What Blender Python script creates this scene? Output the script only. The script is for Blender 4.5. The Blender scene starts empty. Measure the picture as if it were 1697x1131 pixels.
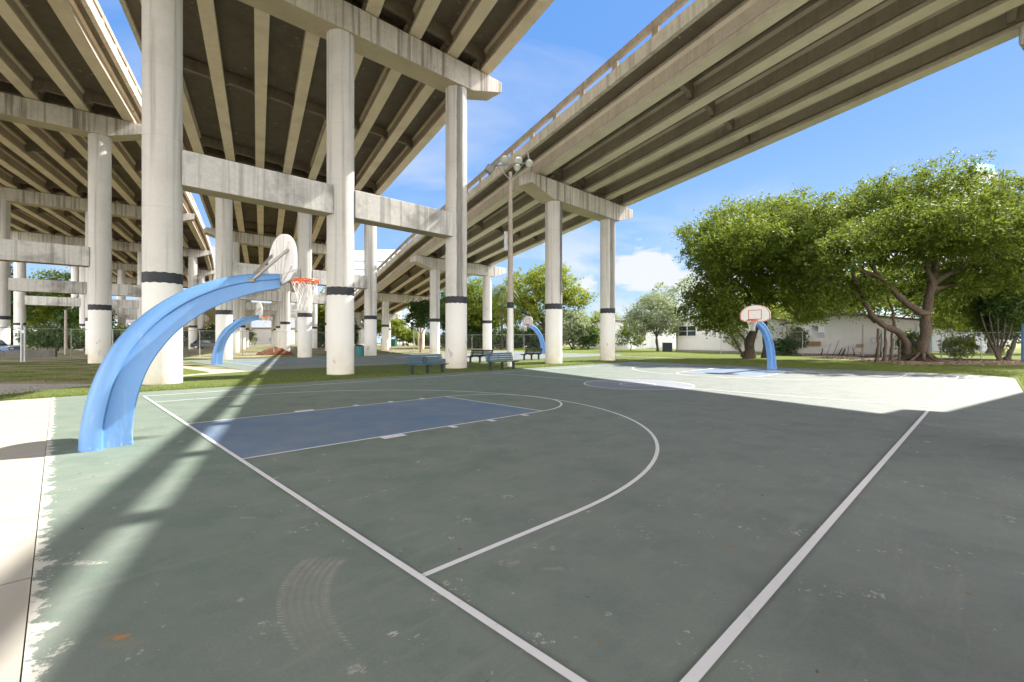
import bpy, math, random
import numpy as np
from mathutils import Vector, Matrix
random.seed(7); rng = np.random.default_rng(11)
R = math.radians
sc = bpy.context.scene
col = sc.collection

# ------------------------------------------------------------------ camera, sky, sun, exposure
F, Y0, HC = 772.5, 563.2, 1.553            # focal length in photo pixels, horizon row, eye height
cam_d = bpy.data.cameras.new("camera"); cam = bpy.data.objects.new("camera", cam_d); col.objects.link(cam)
cam_d.sensor_width = 36; cam_d.lens = 36 * F / 1697
cam.location = (0, 0, HC); cam.rotation_euler = (R(90), 0, 0)
cam_d.shift_y = -(565.5 - Y0) / 1697
cam_d.clip_start = .05; cam_d.clip_end = 3000
sc.camera = cam

SUN_EL, SUN_AZ = R(43.7), math.atan2(.83, .557)      # azimuth measured from +Y towards +X
w = bpy.data.worlds.new("World"); sc.world = w; w.use_nodes = True
nt = w.node_tree; nt.nodes.clear()
def N(t, typ, **kw):
    n = t.nodes.new(typ)
    for k, v in kw.items(): setattr(n, k, v)
    return n
out = N(nt, 'ShaderNodeOutputWorld'); bg = N(nt, 'ShaderNodeBackground'); bg.inputs[1].default_value = .1
sky = N(nt, 'ShaderNodeTexSky', sky_type='NISHITA', sun_disc=False, sun_elevation=SUN_EL, sun_rotation=SUN_AZ)
sky.air_density = 1.0; sky.dust_density = .6; sky.ozone_density = 2.2; sky.altitude = 0
tc = N(nt, 'ShaderNodeTexCoord'); sep = N(nt, 'ShaderNodeSeparateXYZ'); nt.links.new(tc.outputs['Generated'], sep.inputs[0])
def mth(t, op, a, b=None, c=None, clamp=False):
    n = t.nodes.new('ShaderNodeMath'); n.operation = op; n.use_clamp = clamp
    for i, v in enumerate((a, b, c)):
        if v is None: continue
        if isinstance(v, (int, float)): n.inputs[i].default_value = v
        else: t.links.new(v, n.inputs[i])
    return n.outputs[0]
def ramp(t, fac, stops):
    n = t.nodes.new('ShaderNodeValToRGB'); e = n.color_ramp.elements
    while len(e) < len(stops): e.new(.5)
    for i, (p, c) in enumerate(stops):
        e[i].position = p; e[i].color = (c, c, c, 1) if isinstance(c, (int, float)) else (*c, 1)
    t.links.new(fac, n.inputs[0]); return n.outputs[0]
def noise(t, vec, scale, detail=4, rough=.55, dist=0):
    n = t.nodes.new('ShaderNodeTexNoise'); n.inputs['Scale'].default_value = scale; n.inputs['Detail'].default_value = detail
    n.inputs['Roughness'].default_value = rough; n.inputs['Distortion'].default_value = dist
    if vec is not None: t.links.new(vec, n.inputs['Vector'])
    return n.outputs['Fac']
def mapping(t, vec, scale=(1, 1, 1), loc=(0, 0, 0), rot=(0, 0, 0)):
    n = t.nodes.new('ShaderNodeMapping'); n.inputs['Scale'].default_value = scale; n.inputs['Location'].default_value = loc; n.inputs['Rotation'].default_value = rot
    t.links.new(vec, n.inputs[0]); return n.outputs[0]
def mixc(t, fac, a, b, mode='MIX'):
    n = t.nodes.new('ShaderNodeMix'); n.data_type = 'RGBA'; n.blend_type = mode; n.clamp_factor = True
    for s, v in ((0, fac), (6, a), (7, b)):
        if isinstance(v, (int, float)): n.inputs[s].default_value = v
        elif isinstance(v, tuple): n.inputs[s].default_value = (*v, 1)
        else: t.links.new(v, n.inputs[s])
    return n.outputs[2]
# clouds: a flat layer seen in perspective (wisps) plus low cumulus by the horizon
zz = mth(nt, 'MAXIMUM', sep.outputs[2], .02)
cx_ = mth(nt, 'DIVIDE', sep.outputs[0], mth(nt, 'ADD', zz, .25)); cy_ = mth(nt, 'DIVIDE', sep.outputs[1], mth(nt, 'ADD', zz, .25))
cmb = N(nt, 'ShaderNodeCombineXYZ'); nt.links.new(cx_, cmb.inputs[0]); nt.links.new(cy_, cmb.inputs[1])
wisp = noise(nt, mapping(nt, cmb.outputs[0], (1.0, 2.2, 1), (3.1, .4, 0), (0, 0, R(25))), 1.0, 6, .55, .5)
wispm = ramp(nt, wisp, [(.50, 0.), (.75, .5)])
low = noise(nt, mapping(nt, tc.outputs['Generated'], (1, 1, 2.3), (1.75, .2, .3)), 3.4, 7, .52, .2)
lowm = mth(nt, 'MULTIPLY', ramp(nt, low, [(.52, 0.), (.64, .8)]), ramp(nt, sep.outputs[2], [(0., 1.), (.14, 1.), (.30, 0.)]))
def cumulus(cx, cy, cz, rx, rz, seed):
    dv = mapping(nt, tc.outputs['Generated'], (1 / rx, 1 / rx, 1 / rz), (-cx / rx, -cy / rx, -cz / rz))
    ln = N(nt, 'ShaderNodeVectorMath', operation='LENGTH'); nt.links.new(dv, ln.inputs[0])
    nz_ = noise(nt, mapping(nt, tc.outputs['Generated'], (1, 1, 1.7), (seed, 0, 0)), 9., 7, .58, .15)
    return ramp(nt, mth(nt, 'SUBTRACT', mth(nt, 'MULTIPLY', nz_, 1.7), mth(nt, 'MULTIPLY', ln.outputs['Value'], .62)), [(.34, 0.), (.50, .95)])
clm = mth(nt, 'MAXIMUM', wispm, lowm)
for a_ in ((.26, .95, .135, .17, .07, 1.3), (.42, .90, .10, .12, .05, 4.4), (-.52, .84, .15, .10, .10, 7.7), (-.25, .96, .07, .16, .05, 9.1)): clm = mth(nt, 'MAXIMUM', clm, cumulus(*a_))
hsv = N(nt, 'ShaderNodeHueSaturation'); hsv.inputs['Saturation'].default_value = 1.05; nt.links.new(sky.outputs[0], hsv.inputs['Color'])
grad = ramp(nt, sep.outputs[2], [(0., (.56, .75, .98)), (.12, (.36, .60, .98)), (.40, (.16, .39, .88)), (1., (.10, .30, .78))])
gs = N(nt, 'ShaderNodeVectorMath', operation='SCALE'); nt.links.new(grad, gs.inputs[0]); gs.inputs['Scale'].default_value = 2.6
ns = N(nt, 'ShaderNodeVectorMath', operation='SCALE'); nt.links.new(hsv.outputs[0], ns.inputs[0]); ns.inputs['Scale'].default_value = .27
base_sky = mixc(nt, .78, ns.outputs[0], gs.outputs[0])
skyc = mixc(nt, clm, base_sky, (2.0, 2.08, 2.2))
# added fill light: an unseen bright cloud mass behind the view, lighting under the viaducts
fill_glow = mth(nt, 'MULTIPLY', ramp(nt, mth(nt, 'ADD', mth(nt, 'MULTIPLY', sep.outputs[1], -1.), mth(nt, 'MULTIPLY', noise(nt, tc.outputs['Generated'], 2.5, 5), .25)), [(.18, 0.), (.42, 1.)]), ramp(nt, sep.outputs[2], [(0., 1.), (.6, 1.), (.85, 0.)]))
skyc = mixc(nt, fill_glow, skyc, (14.5, 14.1, 13.9))
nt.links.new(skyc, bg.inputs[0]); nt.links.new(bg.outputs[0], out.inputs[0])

sun_d = bpy.data.lights.new("sun", 'SUN'); sun_d.energy = 2.3; sun_d.angle = R(.5); sun_d.color = (1, .95, .86)
sun = bpy.data.objects.new("sun", sun_d); col.objects.link(sun)
sd = Vector((math.sin(SUN_AZ) * math.cos(SUN_EL), math.cos(SUN_AZ) * math.cos(SUN_EL), math.sin(SUN_EL)))
sun.rotation_euler = sd.to_track_quat('Z', 'Y').to_euler(); sun.location = sd * 200
sc.view_settings.view_transform = 'Standard'; sc.view_settings.look = 'None'
sc.view_settings.exposure = 2.22; sc.view_settings.gamma = 1; sc.view_settings.use_curve_mapping = False
sc.cycles.max_bounces = 7; sc.cycles.diffuse_bounces = 5; sc.cycles.transparent_max_bounces = 12

# ------------------------------------------------------------------ frames
u = np.array([.7163, .6978]); v = np.array([-.6978, .7163])       # along / across the courts
O = np.array([-4.69, 7.197]); UANG = math.atan2(.6978, .7163)
g = np.array([-.472, .882]); nn = np.array([.882, .472])            # along / across the viaducts
def G(px, py, z=0.):                                                # a surveyed ground point
    d = F * (HC - z) / (py - Y0); return np.array([(px - 848.5) / F * d, d, z])
def A(px, d, z=0.): return np.array([(px - 848.5) / F * d, d, z])
def UV(U, V, z=0.): p = O + u * U + v * V; return np.array([p[0], p[1], z])
def zat(py, d): return HC + (Y0 - py) * d / F

# ------------------------------------------------------------------ mesh helpers
class MB:
    def __init__(s): s.v = []; s.f = []; s.m = []; s.mi = 0
    def add(s, vs, fs):
        o = len(s.v); s.v += [tuple(map(float, p)) for p in vs]; s.f += [tuple(i + o for i in f) for f in fs]; s.m += [s.mi] * len(fs); return s
    def box(s, c, size, ax=None, ay=None):
        ax = Vector(ax or (1, 0, 0)).normalized(); ay = Vector(ay).normalized() if ay is not None else Vector((0, 0, 1)).cross(ax).normalized(); az = ax.cross(ay)
        c = Vector(c); hx, hy, hz = [k / 2 for k in size]
        P = [c + ax * (i * hx) + ay * (j * hy) + az * (k * hz) for k in (-1, 1) for j in (-1, 1) for i in (-1, 1)]
        return s.add(P, [(0, 2, 3, 1), (4, 5, 7, 6), (0, 1, 5, 4), (2, 6, 7, 3), (0, 4, 6, 2), (1, 3, 7, 5)])
    def prism(s, prof, p0, p1, up=(0, 0, 1)):
        """profile (side, up) swept from p0 to p1"""
        p0, p1 = Vector(p0), Vector(p1); d = (p1 - p0); h = Vector((d.x, d.y, 0)).normalized(); sd_ = h.cross(Vector((0, 0, 1)))
        n = len(prof); P = [p + sd_ * a + Vector((0, 0, b)) for p in (p0, p1) for a, b in prof]
        return s.add(P, [tuple(range(n - 1, -1, -1)), tuple(range(n, 2 * n))] + [(i, (i + 1) % n, (i + 1) % n + n, i + n) for i in range(n)])
    def loft(s, rings, cap=True):
        n = len(rings[0]); P = [p for r in rings for p in r]; F_ = []
        for k in range(len(rings) - 1):
            for i in range(n): F_.append((k * n + i, k * n + (i + 1) % n, (k + 1) * n + (i + 1) % n, (k + 1) * n + i))
        if cap: F_ += [tuple(range(n - 1, -1, -1)), tuple(range((len(rings) - 1) * n, len(rings) * n))]
        return s.add(P, F_)
    def tube(s, pts, rad, seg=8, cap=True):
        pts = [Vector(p) for p in pts]; m = len(pts); rad = [rad] * m if isinstance(rad, (int, float)) else rad
        rings = []; prev = None
        for i, p in enumerate(pts):
            t = (pts[min(i + 1, m - 1)] - pts[max(i - 1, 0)]).normalized()
            if prev is None: a = t.orthogonal().normalized()
            else: a = (prev - t * prev.dot(t)).normalized()
            prev = a; b = t.cross(a)
            rings.append([p + (a * math.cos(2 * math.pi * j / seg) + b * math.sin(2 * math.pi * j / seg)) * rad[i] for j in range(seg)])
        return s.loft(rings, cap)
    def cyl(s, p, r, h, seg=24, r2=None):
        p = Vector(p); r2 = r if r2 is None else r2
        return s.loft([[p + Vector((math.cos(2 * math.pi * j / seg) * q, math.sin(2 * math.pi * j / seg) * q, z)) for j in range(seg)] for q, z in ((r, 0), (r2, h))])
    def sheet(s, pts, z=None):
        P = [(p[0], p[1], p[2] if z is None else z) for p in pts]; return s.add(P, [tuple(range(len(P)))])
    def build(s, name, mat, parent=None, smooth=False, local=False, bevel=0, label=None):
        me = bpy.data.meshes.new(name); vs = s.v
        if parent is not None and not local:
            o = parent.matrix_basis.inverted() if parent.parent is None else (parent.parent.matrix_basis @ parent.matrix_basis).inverted()
            vs = [tuple(o @ Vector(p)) for p in vs]
        me.from_pydata(vs, [], s.f); me.update()
        ob = bpy.data.objects.new(name, me); col.objects.link(ob)
        for k in (mat if isinstance(mat, (list, tuple)) else [mat]): me.materials.append(k)
        me.polygons.foreach_set('material_index', s.m)
        if smooth:
            me.polygons.foreach_set('use_smooth', [True] * len(me.polygons))
            try: me.set_sharp_from_angle(angle=R(38))
            except Exception: pass
        if bevel:
            b = ob.modifiers.new('bevel', 'BEVEL'); b.width = bevel; b.segments = 2; b.limit_method = 'ANGLE'; b.angle_limit = R(40)
        if parent is not None: ob.parent = parent
        if label: ob['label'] = label
        return ob
def thing(name, label, cat, loc=(0, 0, 0), rz=0, group=None):
    o = bpy.data.objects.new(name, None); col.objects.link(o); o.location = tuple(float(k) for k in loc); o.rotation_euler = (0, 0, rz)
    o.matrix_basis = Matrix.Translation(o.location) @ Matrix.Rotation(rz, 4, 'Z')
    o.empty_display_size = .3; o['label'] = label; o['category'] = cat
    if group: o['group'] = group
    return o
def tag(o, label, cat, group=None):
    o['label'] = label; o['category'] = cat
    if group: o['group'] = group
    return o
def struct(o, kind='structure'): o['kind'] = kind; return o
def copy_tree(o, parent=None):
    c = o.copy(); col.objects.link(c)
    if parent is not None: c.parent = parent; c.matrix_parent_inverse = o.matrix_parent_inverse.copy()
    for ch in list(o.children): copy_tree(ch, c)
    return c
def spline(pts, k=6):
    pts = [np.array(p, float) for p in pts]; P = [2 * pts[0] - pts[1]] + pts + [2 * pts[-1] - pts[-2]]; o = []
    for i in range(1, len(P) - 2):
        for j in range(k):
            t = j / k; a, b, c, d = P[i - 1:i + 3]
            o.append(.5 * (2 * b + (c - a) * t + (2 * a - 5 * b + 4 * c - d) * t * t + (3 * b - a - 3 * c + d) * t ** 3))
    o.append(pts[-1]); return o

# ------------------------------------------------------------------ materials
def newmat(name):
    m = bpy.data.materials.new(name); m.use_nodes = True; t = m.node_tree; b = t.nodes['Principled BSDF']; return m, t, b
def pos(t): return N(t, 'ShaderNodeNewGeometry').outputs['Position']
def objc(t): return N(t, 'ShaderNodeTexCoord').outputs['Object']
def setc(t, b, c, rough=.8, spec=.3, bump=None, bs=.2, bd=.02):
    if isinstance(c, tuple): b.inputs['Base Color'].default_value = (*c, 1)
    else: t.links.new(c, b.inputs['Base Color'])
    if isinstance(rough, (int, float)): b.inputs['Roughness'].default_value = rough
    else: t.links.new(rough, b.inputs['Roughness'])
    b.inputs['Specular IOR Level'].default_value = spec
    if bump is not None:
        n = t.nodes.new('ShaderNodeBump'); n.inputs['Strength'].default_value = bs; n.inputs['Distance'].default_value = bd
        t.links.new(bump, n.inputs['Height']); t.links.new(n.outputs[0], b.inputs['Normal'])
def plain(name, c, rough=.6, spec=.4, var=.12, sc_=3., metal=0):
    m, t, b = newmat(name); p = objc(t); f = noise(t, p, sc_, 5)
    setc(t, b, mixc(t, f, tuple(k * (1 - var) for k in c), tuple(min(1, k * (1 + var)) for k in c)), rough, spec, noise(t, p, 40), .08, .01)
    b.inputs['Metallic'].default_value = metal; return m
def concrete(name, c, dark, streak=.5, blot=.3, bump=.25, boards=0, stain_s=1.0, under=None):
    m, t, b = newmat(name); p = pos(t)
    f1 = noise(t, p, .55, 6, .6); f2 = noise(t, p, 6, 5, .6)
    st = noise(t, mapping(t, p, (2.4 * stain_s, 2.4 * stain_s, .07)), 1.6, 5, .6, .1)
    c1 = mixc(t, ramp(t, f2, [(.3, 0.), (.7, 1.)]), tuple(k * .9 for k in c), tuple(min(1, k * 1.08) for k in c))
    c2 = mixc(t, mth(t, 'MULTIPLY', ramp(t, st, [(.50, 0.), (.64, 1.)]), streak), c1, dark)
    c3 = mixc(t, mth(t, 'MULTIPLY', ramp(t, f1, [(.5, 0.), (.68, 1.)]), blot), c2, tuple(k * .85 for k in dark))
    lt = noise(t, mapping(t, p, (3.5 * stain_s, 3.5 * stain_s, .05), (5, 1, 2)), 2.2, 3, .5)
    c3 = mixc(t, mth(t, 'MULTIPLY', ramp(t, lt, [(.62, 0.), (.70, 1.)]), streak * .55), c3, tuple(min(1, k * 1.45) for k in c))
    if boards:
        pl = mapping(t, p, (1, 1, 1), (0, 0, 0), (0, 0, -math.atan2(nn[1], nn[0]))); s2 = N(t, 'ShaderNodeSeparateXYZ'); t.links.new(pl, s2.inputs[0])
        fr = mth(t, 'FRACT', mth(t, 'DIVIDE', s2.outputs[1], .14)); ln = ramp(t, fr, [(0., .55), (.12, 1.), (1., 1.)])
        bn = noise(t, mapping(t, p, (.5, .5, 1), (0, 0, 0), (0, 0, -math.atan2(nn[1], nn[0]))), 2.5, 5, .6)
        c3 = mixc(t, .5, c3, mixc(t, bn, tuple(k * .6 for k in dark), tuple(k * 1.15 for k in c)))
        c3 = mixc(t, 1., c3, ln, 'MULTIPLY')
        ef = noise(t, p, 3.3, 2, .4); c3 = mixc(t, mth(t, 'MULTIPLY', ramp(t, ef, [(.70, 0.), (.74, 1.)]), .5), c3, (.5, .48, .4))
    if under:  # downward faces take a tan tone, ground bounce put into the colour
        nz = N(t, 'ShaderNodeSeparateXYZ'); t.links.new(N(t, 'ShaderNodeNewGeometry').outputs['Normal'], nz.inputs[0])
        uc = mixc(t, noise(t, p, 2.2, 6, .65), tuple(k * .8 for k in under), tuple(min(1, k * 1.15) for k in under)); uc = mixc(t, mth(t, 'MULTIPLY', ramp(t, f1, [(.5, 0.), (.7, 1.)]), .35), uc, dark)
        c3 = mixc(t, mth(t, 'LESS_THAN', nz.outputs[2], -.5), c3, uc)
    setc(t, b, c3, .9, .2, mth(t, 'ADD', f2, mth(t, 'MULTIPLY', noise(t, p, 30, 3), .4)), bump, .02)
    return m
M = {}
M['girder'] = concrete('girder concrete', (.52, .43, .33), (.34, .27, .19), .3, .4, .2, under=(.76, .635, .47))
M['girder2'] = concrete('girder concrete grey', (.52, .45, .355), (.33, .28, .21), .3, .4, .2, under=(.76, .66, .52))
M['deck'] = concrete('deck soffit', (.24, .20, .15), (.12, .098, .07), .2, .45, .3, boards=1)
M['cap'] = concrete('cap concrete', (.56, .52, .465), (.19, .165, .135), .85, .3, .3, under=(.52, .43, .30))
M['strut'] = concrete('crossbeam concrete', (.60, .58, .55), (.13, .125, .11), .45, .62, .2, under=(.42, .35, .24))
M['curb'] = concrete('curb block concrete', (.66, .60, .49), (.36, .31, .24), .6, .3, .3)
M['dia'] = concrete('diaphragm concrete', (.29, .24, .18), (.15, .12, .09), .3, .4, .2)
M['parapet'] = concrete('parapet concrete', (.42, .35, .27), (.22, .17, .13), .5, .35, .3)
def column_mat(stain=None):
    m, t, b = newmat('column paint and concrete'); p = pos(t); s = N(t, 'ShaderNodeSeparateXYZ'); t.links.new(p, s.inputs[0]); z = s.outputs[2]
    f1 = noise(t, p, .6, 6, .6); f2 = noise(t, p, 9, 5, .6)
    st = noise(t, mapping(t, p, (2.2, 2.2, .045)), 1.5, 5, .6, .15)
    up = mixc(t, f2, (.55, .525, .49), (.65, .625, .59))
    up = mixc(t, mth(t, 'MULTIPLY', ramp(t, st, [(.52, 0.), (.68, 1.)]), .65), up, (.17, .155, .13))
    up = mixc(t, mth(t, 'MULTIPLY', ramp(t, f1, [(.5, 0.), (.75, 1.)]), .3), up, (.30, .28, .24))
    lo = mixc(t, f2, (.72, .70, .665), (.79, .775, .74))
    grime = mth(t, 'MULTIPLY', ramp(t, z, [(0., 1.), (.9 / 10, .35), (.2, 0.)]), ramp(t, noise(t, p, 1.6, 6, .65), [(.35, 0.), (.7, 1.)]))
    # ramp positions are 0..1, so feed height / 10
    zz_ = mth(t, 'DIVIDE', z, 10.)
    grime = mth(t, 'MULTIPLY', ramp(t, zz_, [(0., 1.), (.08, .55), (.2, 0.)]), ramp(t, noise(t, p, 1.3, 6, .65), [(.3, .1), (.7, 1.)]))
    lo = mixc(t, mth(t, 'MULTIPLY', grime, .75), lo, (.56, .46, .27))
    sm = noise(t, mapping(t, p, (1, 1, .6), (2.2, 7.1, .3)), 2.3, 3, .5, .6)
    lo = mixc(t, mth(t, 'MULTIPLY', ramp(t, sm, [(.66, 0.), (.685, .7)]), ramp(t, zz_, [(.03, 0.), (.06, 1.), (.16, 1.), (.2, 0.)])), lo, (.42, .42, .44))
    edge = mth(t, 'ADD', z, mth(t, 'MULTIPLY', noise(t, p, 7, 2), .03))
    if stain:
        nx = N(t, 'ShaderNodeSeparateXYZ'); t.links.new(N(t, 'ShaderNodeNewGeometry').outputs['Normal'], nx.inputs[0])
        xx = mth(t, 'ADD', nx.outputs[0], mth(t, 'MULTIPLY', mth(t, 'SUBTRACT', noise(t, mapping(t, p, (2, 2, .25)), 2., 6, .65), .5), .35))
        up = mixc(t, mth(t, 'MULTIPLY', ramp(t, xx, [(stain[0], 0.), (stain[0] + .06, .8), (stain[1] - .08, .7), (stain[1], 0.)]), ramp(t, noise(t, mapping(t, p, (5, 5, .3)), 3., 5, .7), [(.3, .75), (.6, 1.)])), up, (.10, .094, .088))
    jn = mth(t, 'LESS_THAN', mth(t, 'ABSOLUTE', mth(t, 'SUBTRACT', mth(t, 'FRACT', mth(t, 'DIVIDE', z, 2.44)), .5)), .006)
    up = mixc(t, mth(t, 'MULTIPLY', jn, .16), up, (.25, .23, .2))
    cc = mixc(t, mth(t, 'GREATER_THAN', edge, 3.6), lo, up)
    setc(t, b, cc, .8, .25, f2, .12, .02); return m
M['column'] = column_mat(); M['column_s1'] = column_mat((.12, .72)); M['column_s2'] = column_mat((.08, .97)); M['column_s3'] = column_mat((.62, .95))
M['band'] = plain('dark band paint', (.035, .037, .042), .6, .3, .3)
M['white'] = plain('white line paint', (.74, .73, .76), .7, .2, .08, 8)
def line_mat():
    m, t, b = newmat('court line paint'); p = pos(t)
    f = noise(t, p, 14, 6, .7); wr = ramp(t, noise(t, p, 5, 6, .7), [(.60, 0.), (.72, .5)])
    setc(t, b, mixc(t, wr, mixc(t, f, (.78, .77, .80), (.86, .85, .88)), (.40, .43, .41)), .8, .2, f, .1, .005); return m
M['line'] = line_mat()

def court_mat():
    m, t, b = newmat('court coating'); p = pos(t); q = objc(t)
    s = N(t, 'ShaderNodeSeparateXYZ'); t.links.new(p, s.inputs[0]); X, Y = s.outputs[0], s.outputs[1]
    s2 = N(t, 'ShaderNodeSeparateXYZ'); t.links.new(q, s2.inputs[0]); U_, V_ = s2.outputs[0], s2.outputs[1]
    big = noise(t, p, .22, 4, .55); mid = noise(t, p, 1.4, 7, .68); fine = noise(t, p, 60, 3, .7); vf = noise(t, p, 7, 6, .7)
    # fades from green to a bluer grey towards the right-hand sideline
    side = mth(t, 'ADD', mth(t, 'MULTIPLY', V_, -.085), mth(t, 'MULTIPLY', U_, .045)); side = mth(t, 'ADD', side, mth(t, 'MULTIPLY', mth(t, 'SUBTRACT', big, .5), .9))
    base = mixc(t, ramp(t, side, [(.1, 0.), (.75, 1.)]), (.165, .232, .182), (.215, .226, .226))
    base = mixc(t, mth(t, 'MULTIPLY', ramp(t, mid, [(.42, 0.), (.68, 1.)]), .6), base, (.29, .315, .275))
    base = mixc(t, mth(t, 'MULTIPLY', ramp(t, mid, [(.28, 1.), (.48, 0.)]), .45), base, (.10, .16, .12))
    base = mixc(t, .34, base, mixc(t, fine, (.08, .1, .09), (.30, .34, .31)))
    # streaky sweeping scuffs
    stk = noise(t, mapping(t, q, (.35, 2.6, 1), (0, 0, 0), (0, 0, R(-28))), 2.2, 7, .72)
    base = mixc(t, mth(t, 'MULTIPLY', ramp(t, stk, [(.54, 0.), (.74, 1.)]), .34), base, (.34, .35, .31))
    stk2 = noise(t, mapping(t, q, (1.5, 9, 1), (3, 1, 0), (0, 0, R(-40))), 2.0, 8, .8)
    base = mixc(t, mth(t, 'MULTIPLY', ramp(t, stk2, [(.62, 0.), (.74, 1.)]), .25), base, (.42, .42, .38))
    # small flakes of missing paint
    fl = noise(t, p, 3.4, 3, .45, .6); flm = ramp(t, mth(t, 'MULTIPLY', fl, noise(t, p, 24, 3, .7)), [(.40, 0.), (.425, .8)])
    base = mixc(t, flm, base, (.50, .49, .44))
    # flaked strip along the slab edge next to the path
    ed = mth(t, 'ADD', mth(t, 'ADD', U_, 1.78), mth(t, 'MULTIPLY', mth(t, 'SUBTRACT', noise(t, p, 7, 8, .8), .5), .55))
    base = mixc(t, ramp(t, ed, [(.03, 1.), (.06, 0.)]), base, (.62, .60, .54))
    ed2 = mth(t, 'MULTIPLY', ramp(t, mth(t, 'DIVIDE', mth(t, 'ADD', U_, 1.8), 4), [(0., 1.), (.35, .35), (.6, 0.)]), ramp(t, noise(t, mapping(t, q, (1.3, 2, 1)), 3.2, 8, .78, .4), [(.665, 0.), (.69, 1.)]))
    base = mixc(t, mth(t, 'MULTIPLY', ed2, .85), base, (.58, .57, .51))
    # curved tyre track
    dy = mth(t, 'SUBTRACT', Y, 3.12); qq = mth(t, 'MULTIPLY', mth(t, 'MULTIPLY', dy, dy), .58)
    tt = mth(t, 'DIVIDE', mth(t, 'SUBTRACT', mth(t, 'ADD', X, 1.455), qq), .285)
    inb = mth(t, 'MULTIPLY', mth(t, 'GREATER_THAN', tt, 0.), mth(t, 'LESS_THAN', tt, 1.))
    grv = ramp(t, mth(t, 'FRACT', mth(t, 'MULTIPLY', tt, 6)), [(0., .15), (.3, 1.), (.7, 1.), (1., .15)])
    fade = mth(t, 'MULTIPLY', ramp(t, mth(t, 'DIVIDE', mth(t, 'SUBTRACT', Y, 2.1), 1.3), [(0., 0.), (.3, .22), (.65, .45), (.86, .8), (.93, 0.)]), ramp(t, noise(t, p, 16, 6, .8), [(.35, .1), (.65, 1.)]))
    base = mixc(t, mth(t, 'MULTIPLY', mth(t, 'MULTIPLY', inb, grv), fade), base, (.42, .37, .33))
    lug = mth(t, 'MULTIPLY', mth(t, 'LESS_THAN', mth(t, 'MINIMUM', mth(t, 'ABSOLUTE', tt), mth(t, 'ABSOLUTE', mth(t, 'SUBTRACT', tt, 1.))), .05), mth(t, 'GREATER_THAN', mth(t, 'FRACT', mth(t, 'MULTIPLY', Y, 34)), .5))
    lug = mth(t, 'MULTIPLY', lug, mth(t, 'MULTIPLY', mth(t, 'GREATER_THAN', Y, 2.3), mth(t, 'LESS_THAN', Y, 3.25)))
    lug = mth(t, 'MULTIPLY', lug, ramp(t, noise(t, p, 12, 4, .7), [(.35, .1), (.6, 1.)])); base = mixc(t, mth(t, 'MULTIPLY', lug, .45), base, (.48, .43, .38))
    def spot(b_, x, y, rx, ry, c, amt=.8, sc_=22):
        r = mth(t, 'ADD', mth(t, 'POWER', mth(t, 'DIVIDE', mth(t, 'SUBTRACT', X, x), rx), 2.), mth(t, 'POWER', mth(t, 'DIVIDE', mth(t, 'SUBTRACT', Y, y), ry), 2.))
        k = mth(t, 'MULTIPLY', ramp(t, r, [(0., 1.), (1., 0.)]), 1.)
        k = ramp(t, mth(t, 'ADD', mth(t, 'MULTIPLY', mth(t, 'SUBTRACT', k, 1.), .32), noise(t, mapping(t, q, (1, 2.2, 1)), sc_, 7, .8, .3)), [(.44, 0.), (.51, amt)])
        return mixc(t, k, b_, c)
    for (px, py, rx, ry, c, a) in ((845, 938, .17, .10, (.42, .37, .32), .55), (920, 948, .20, .05, (.40, .36, .31), .5), (200, 1062, .13, .06, (.60, .24, .07), .8), (195, 1075, .22, .08, (.36, .26, .15), .35),
                                (655, 1056, .07, .05, (.62, .60, .56), .9), (102, 1082, .10, .11, (.62, .60, .55), .9), (400, 1000, .05, .05, (.55, .50, .45), .7), (135, 938, .30, .07, (.60, .58, .52), .8),
                                (540, 680, .25, .4, (.40, .36, .33), .4), (410, 862, .12, .05, (.5, .48, .42), .7), (590, 1118, .10, .06, (.5, .48, .44), .7)):
        w_ = G(px, py); base = spot(base, w_[0], w_[1], rx, ry, c, a)
    dd = N(t, 'ShaderNodeBsdfDiffuse')
    setc(t, b, base, .72, .28, mth(t, 'ADD', fine, vf), .16, .006); t.nodes.remove(dd); return m
M['court'] = court_mat()
def circle_mat():
    m, t, b = newmat('faded centre circle coating'); p = pos(t); f = noise(t, p, 1.6, 7, .68)
    setc(t, b, mixc(t, f, (.20, .22, .29), (.32, .325, .36)), .72, .28, noise(t, p, 60, 3, .7), .15, .006); return m
M['circ'] = circle_mat()
def key_mat():
    m, t, b = newmat('blue key coating'); p = pos(t); q = objc(t)
    mid = noise(t, p, 1.6, 7, .68); fine = noise(t, p, 60, 3, .7)
    base = mixc(t, ramp(t, noise(t, p, .5, 4), [(.35, 0.), (.65, 1.)]), (.115, .21, .35), (.175, .24, .32))
    base = mixc(t, mth(t, 'MULTIPLY', ramp(t, mid, [(.42, 0.), (.75, 1.)]), .6), base, (.30, .31, .34))
    base = mixc(t, .2, base, mixc(t, fine, (.05, .09, .2), (.3, .36, .46)))
    fl = ramp(t, mth(t, 'MULTIPLY', noise(t, p, 2.6, 3, .45, .6), noise(t, p, 20, 3, .7)), [(.43, 0.), (.45, .8)])
    setc(t, b, mixc(t, fl, base, (.55, .56, .6)), .72, .28, fine, .15, .006); return m
M['key'] = key_mat()
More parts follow.
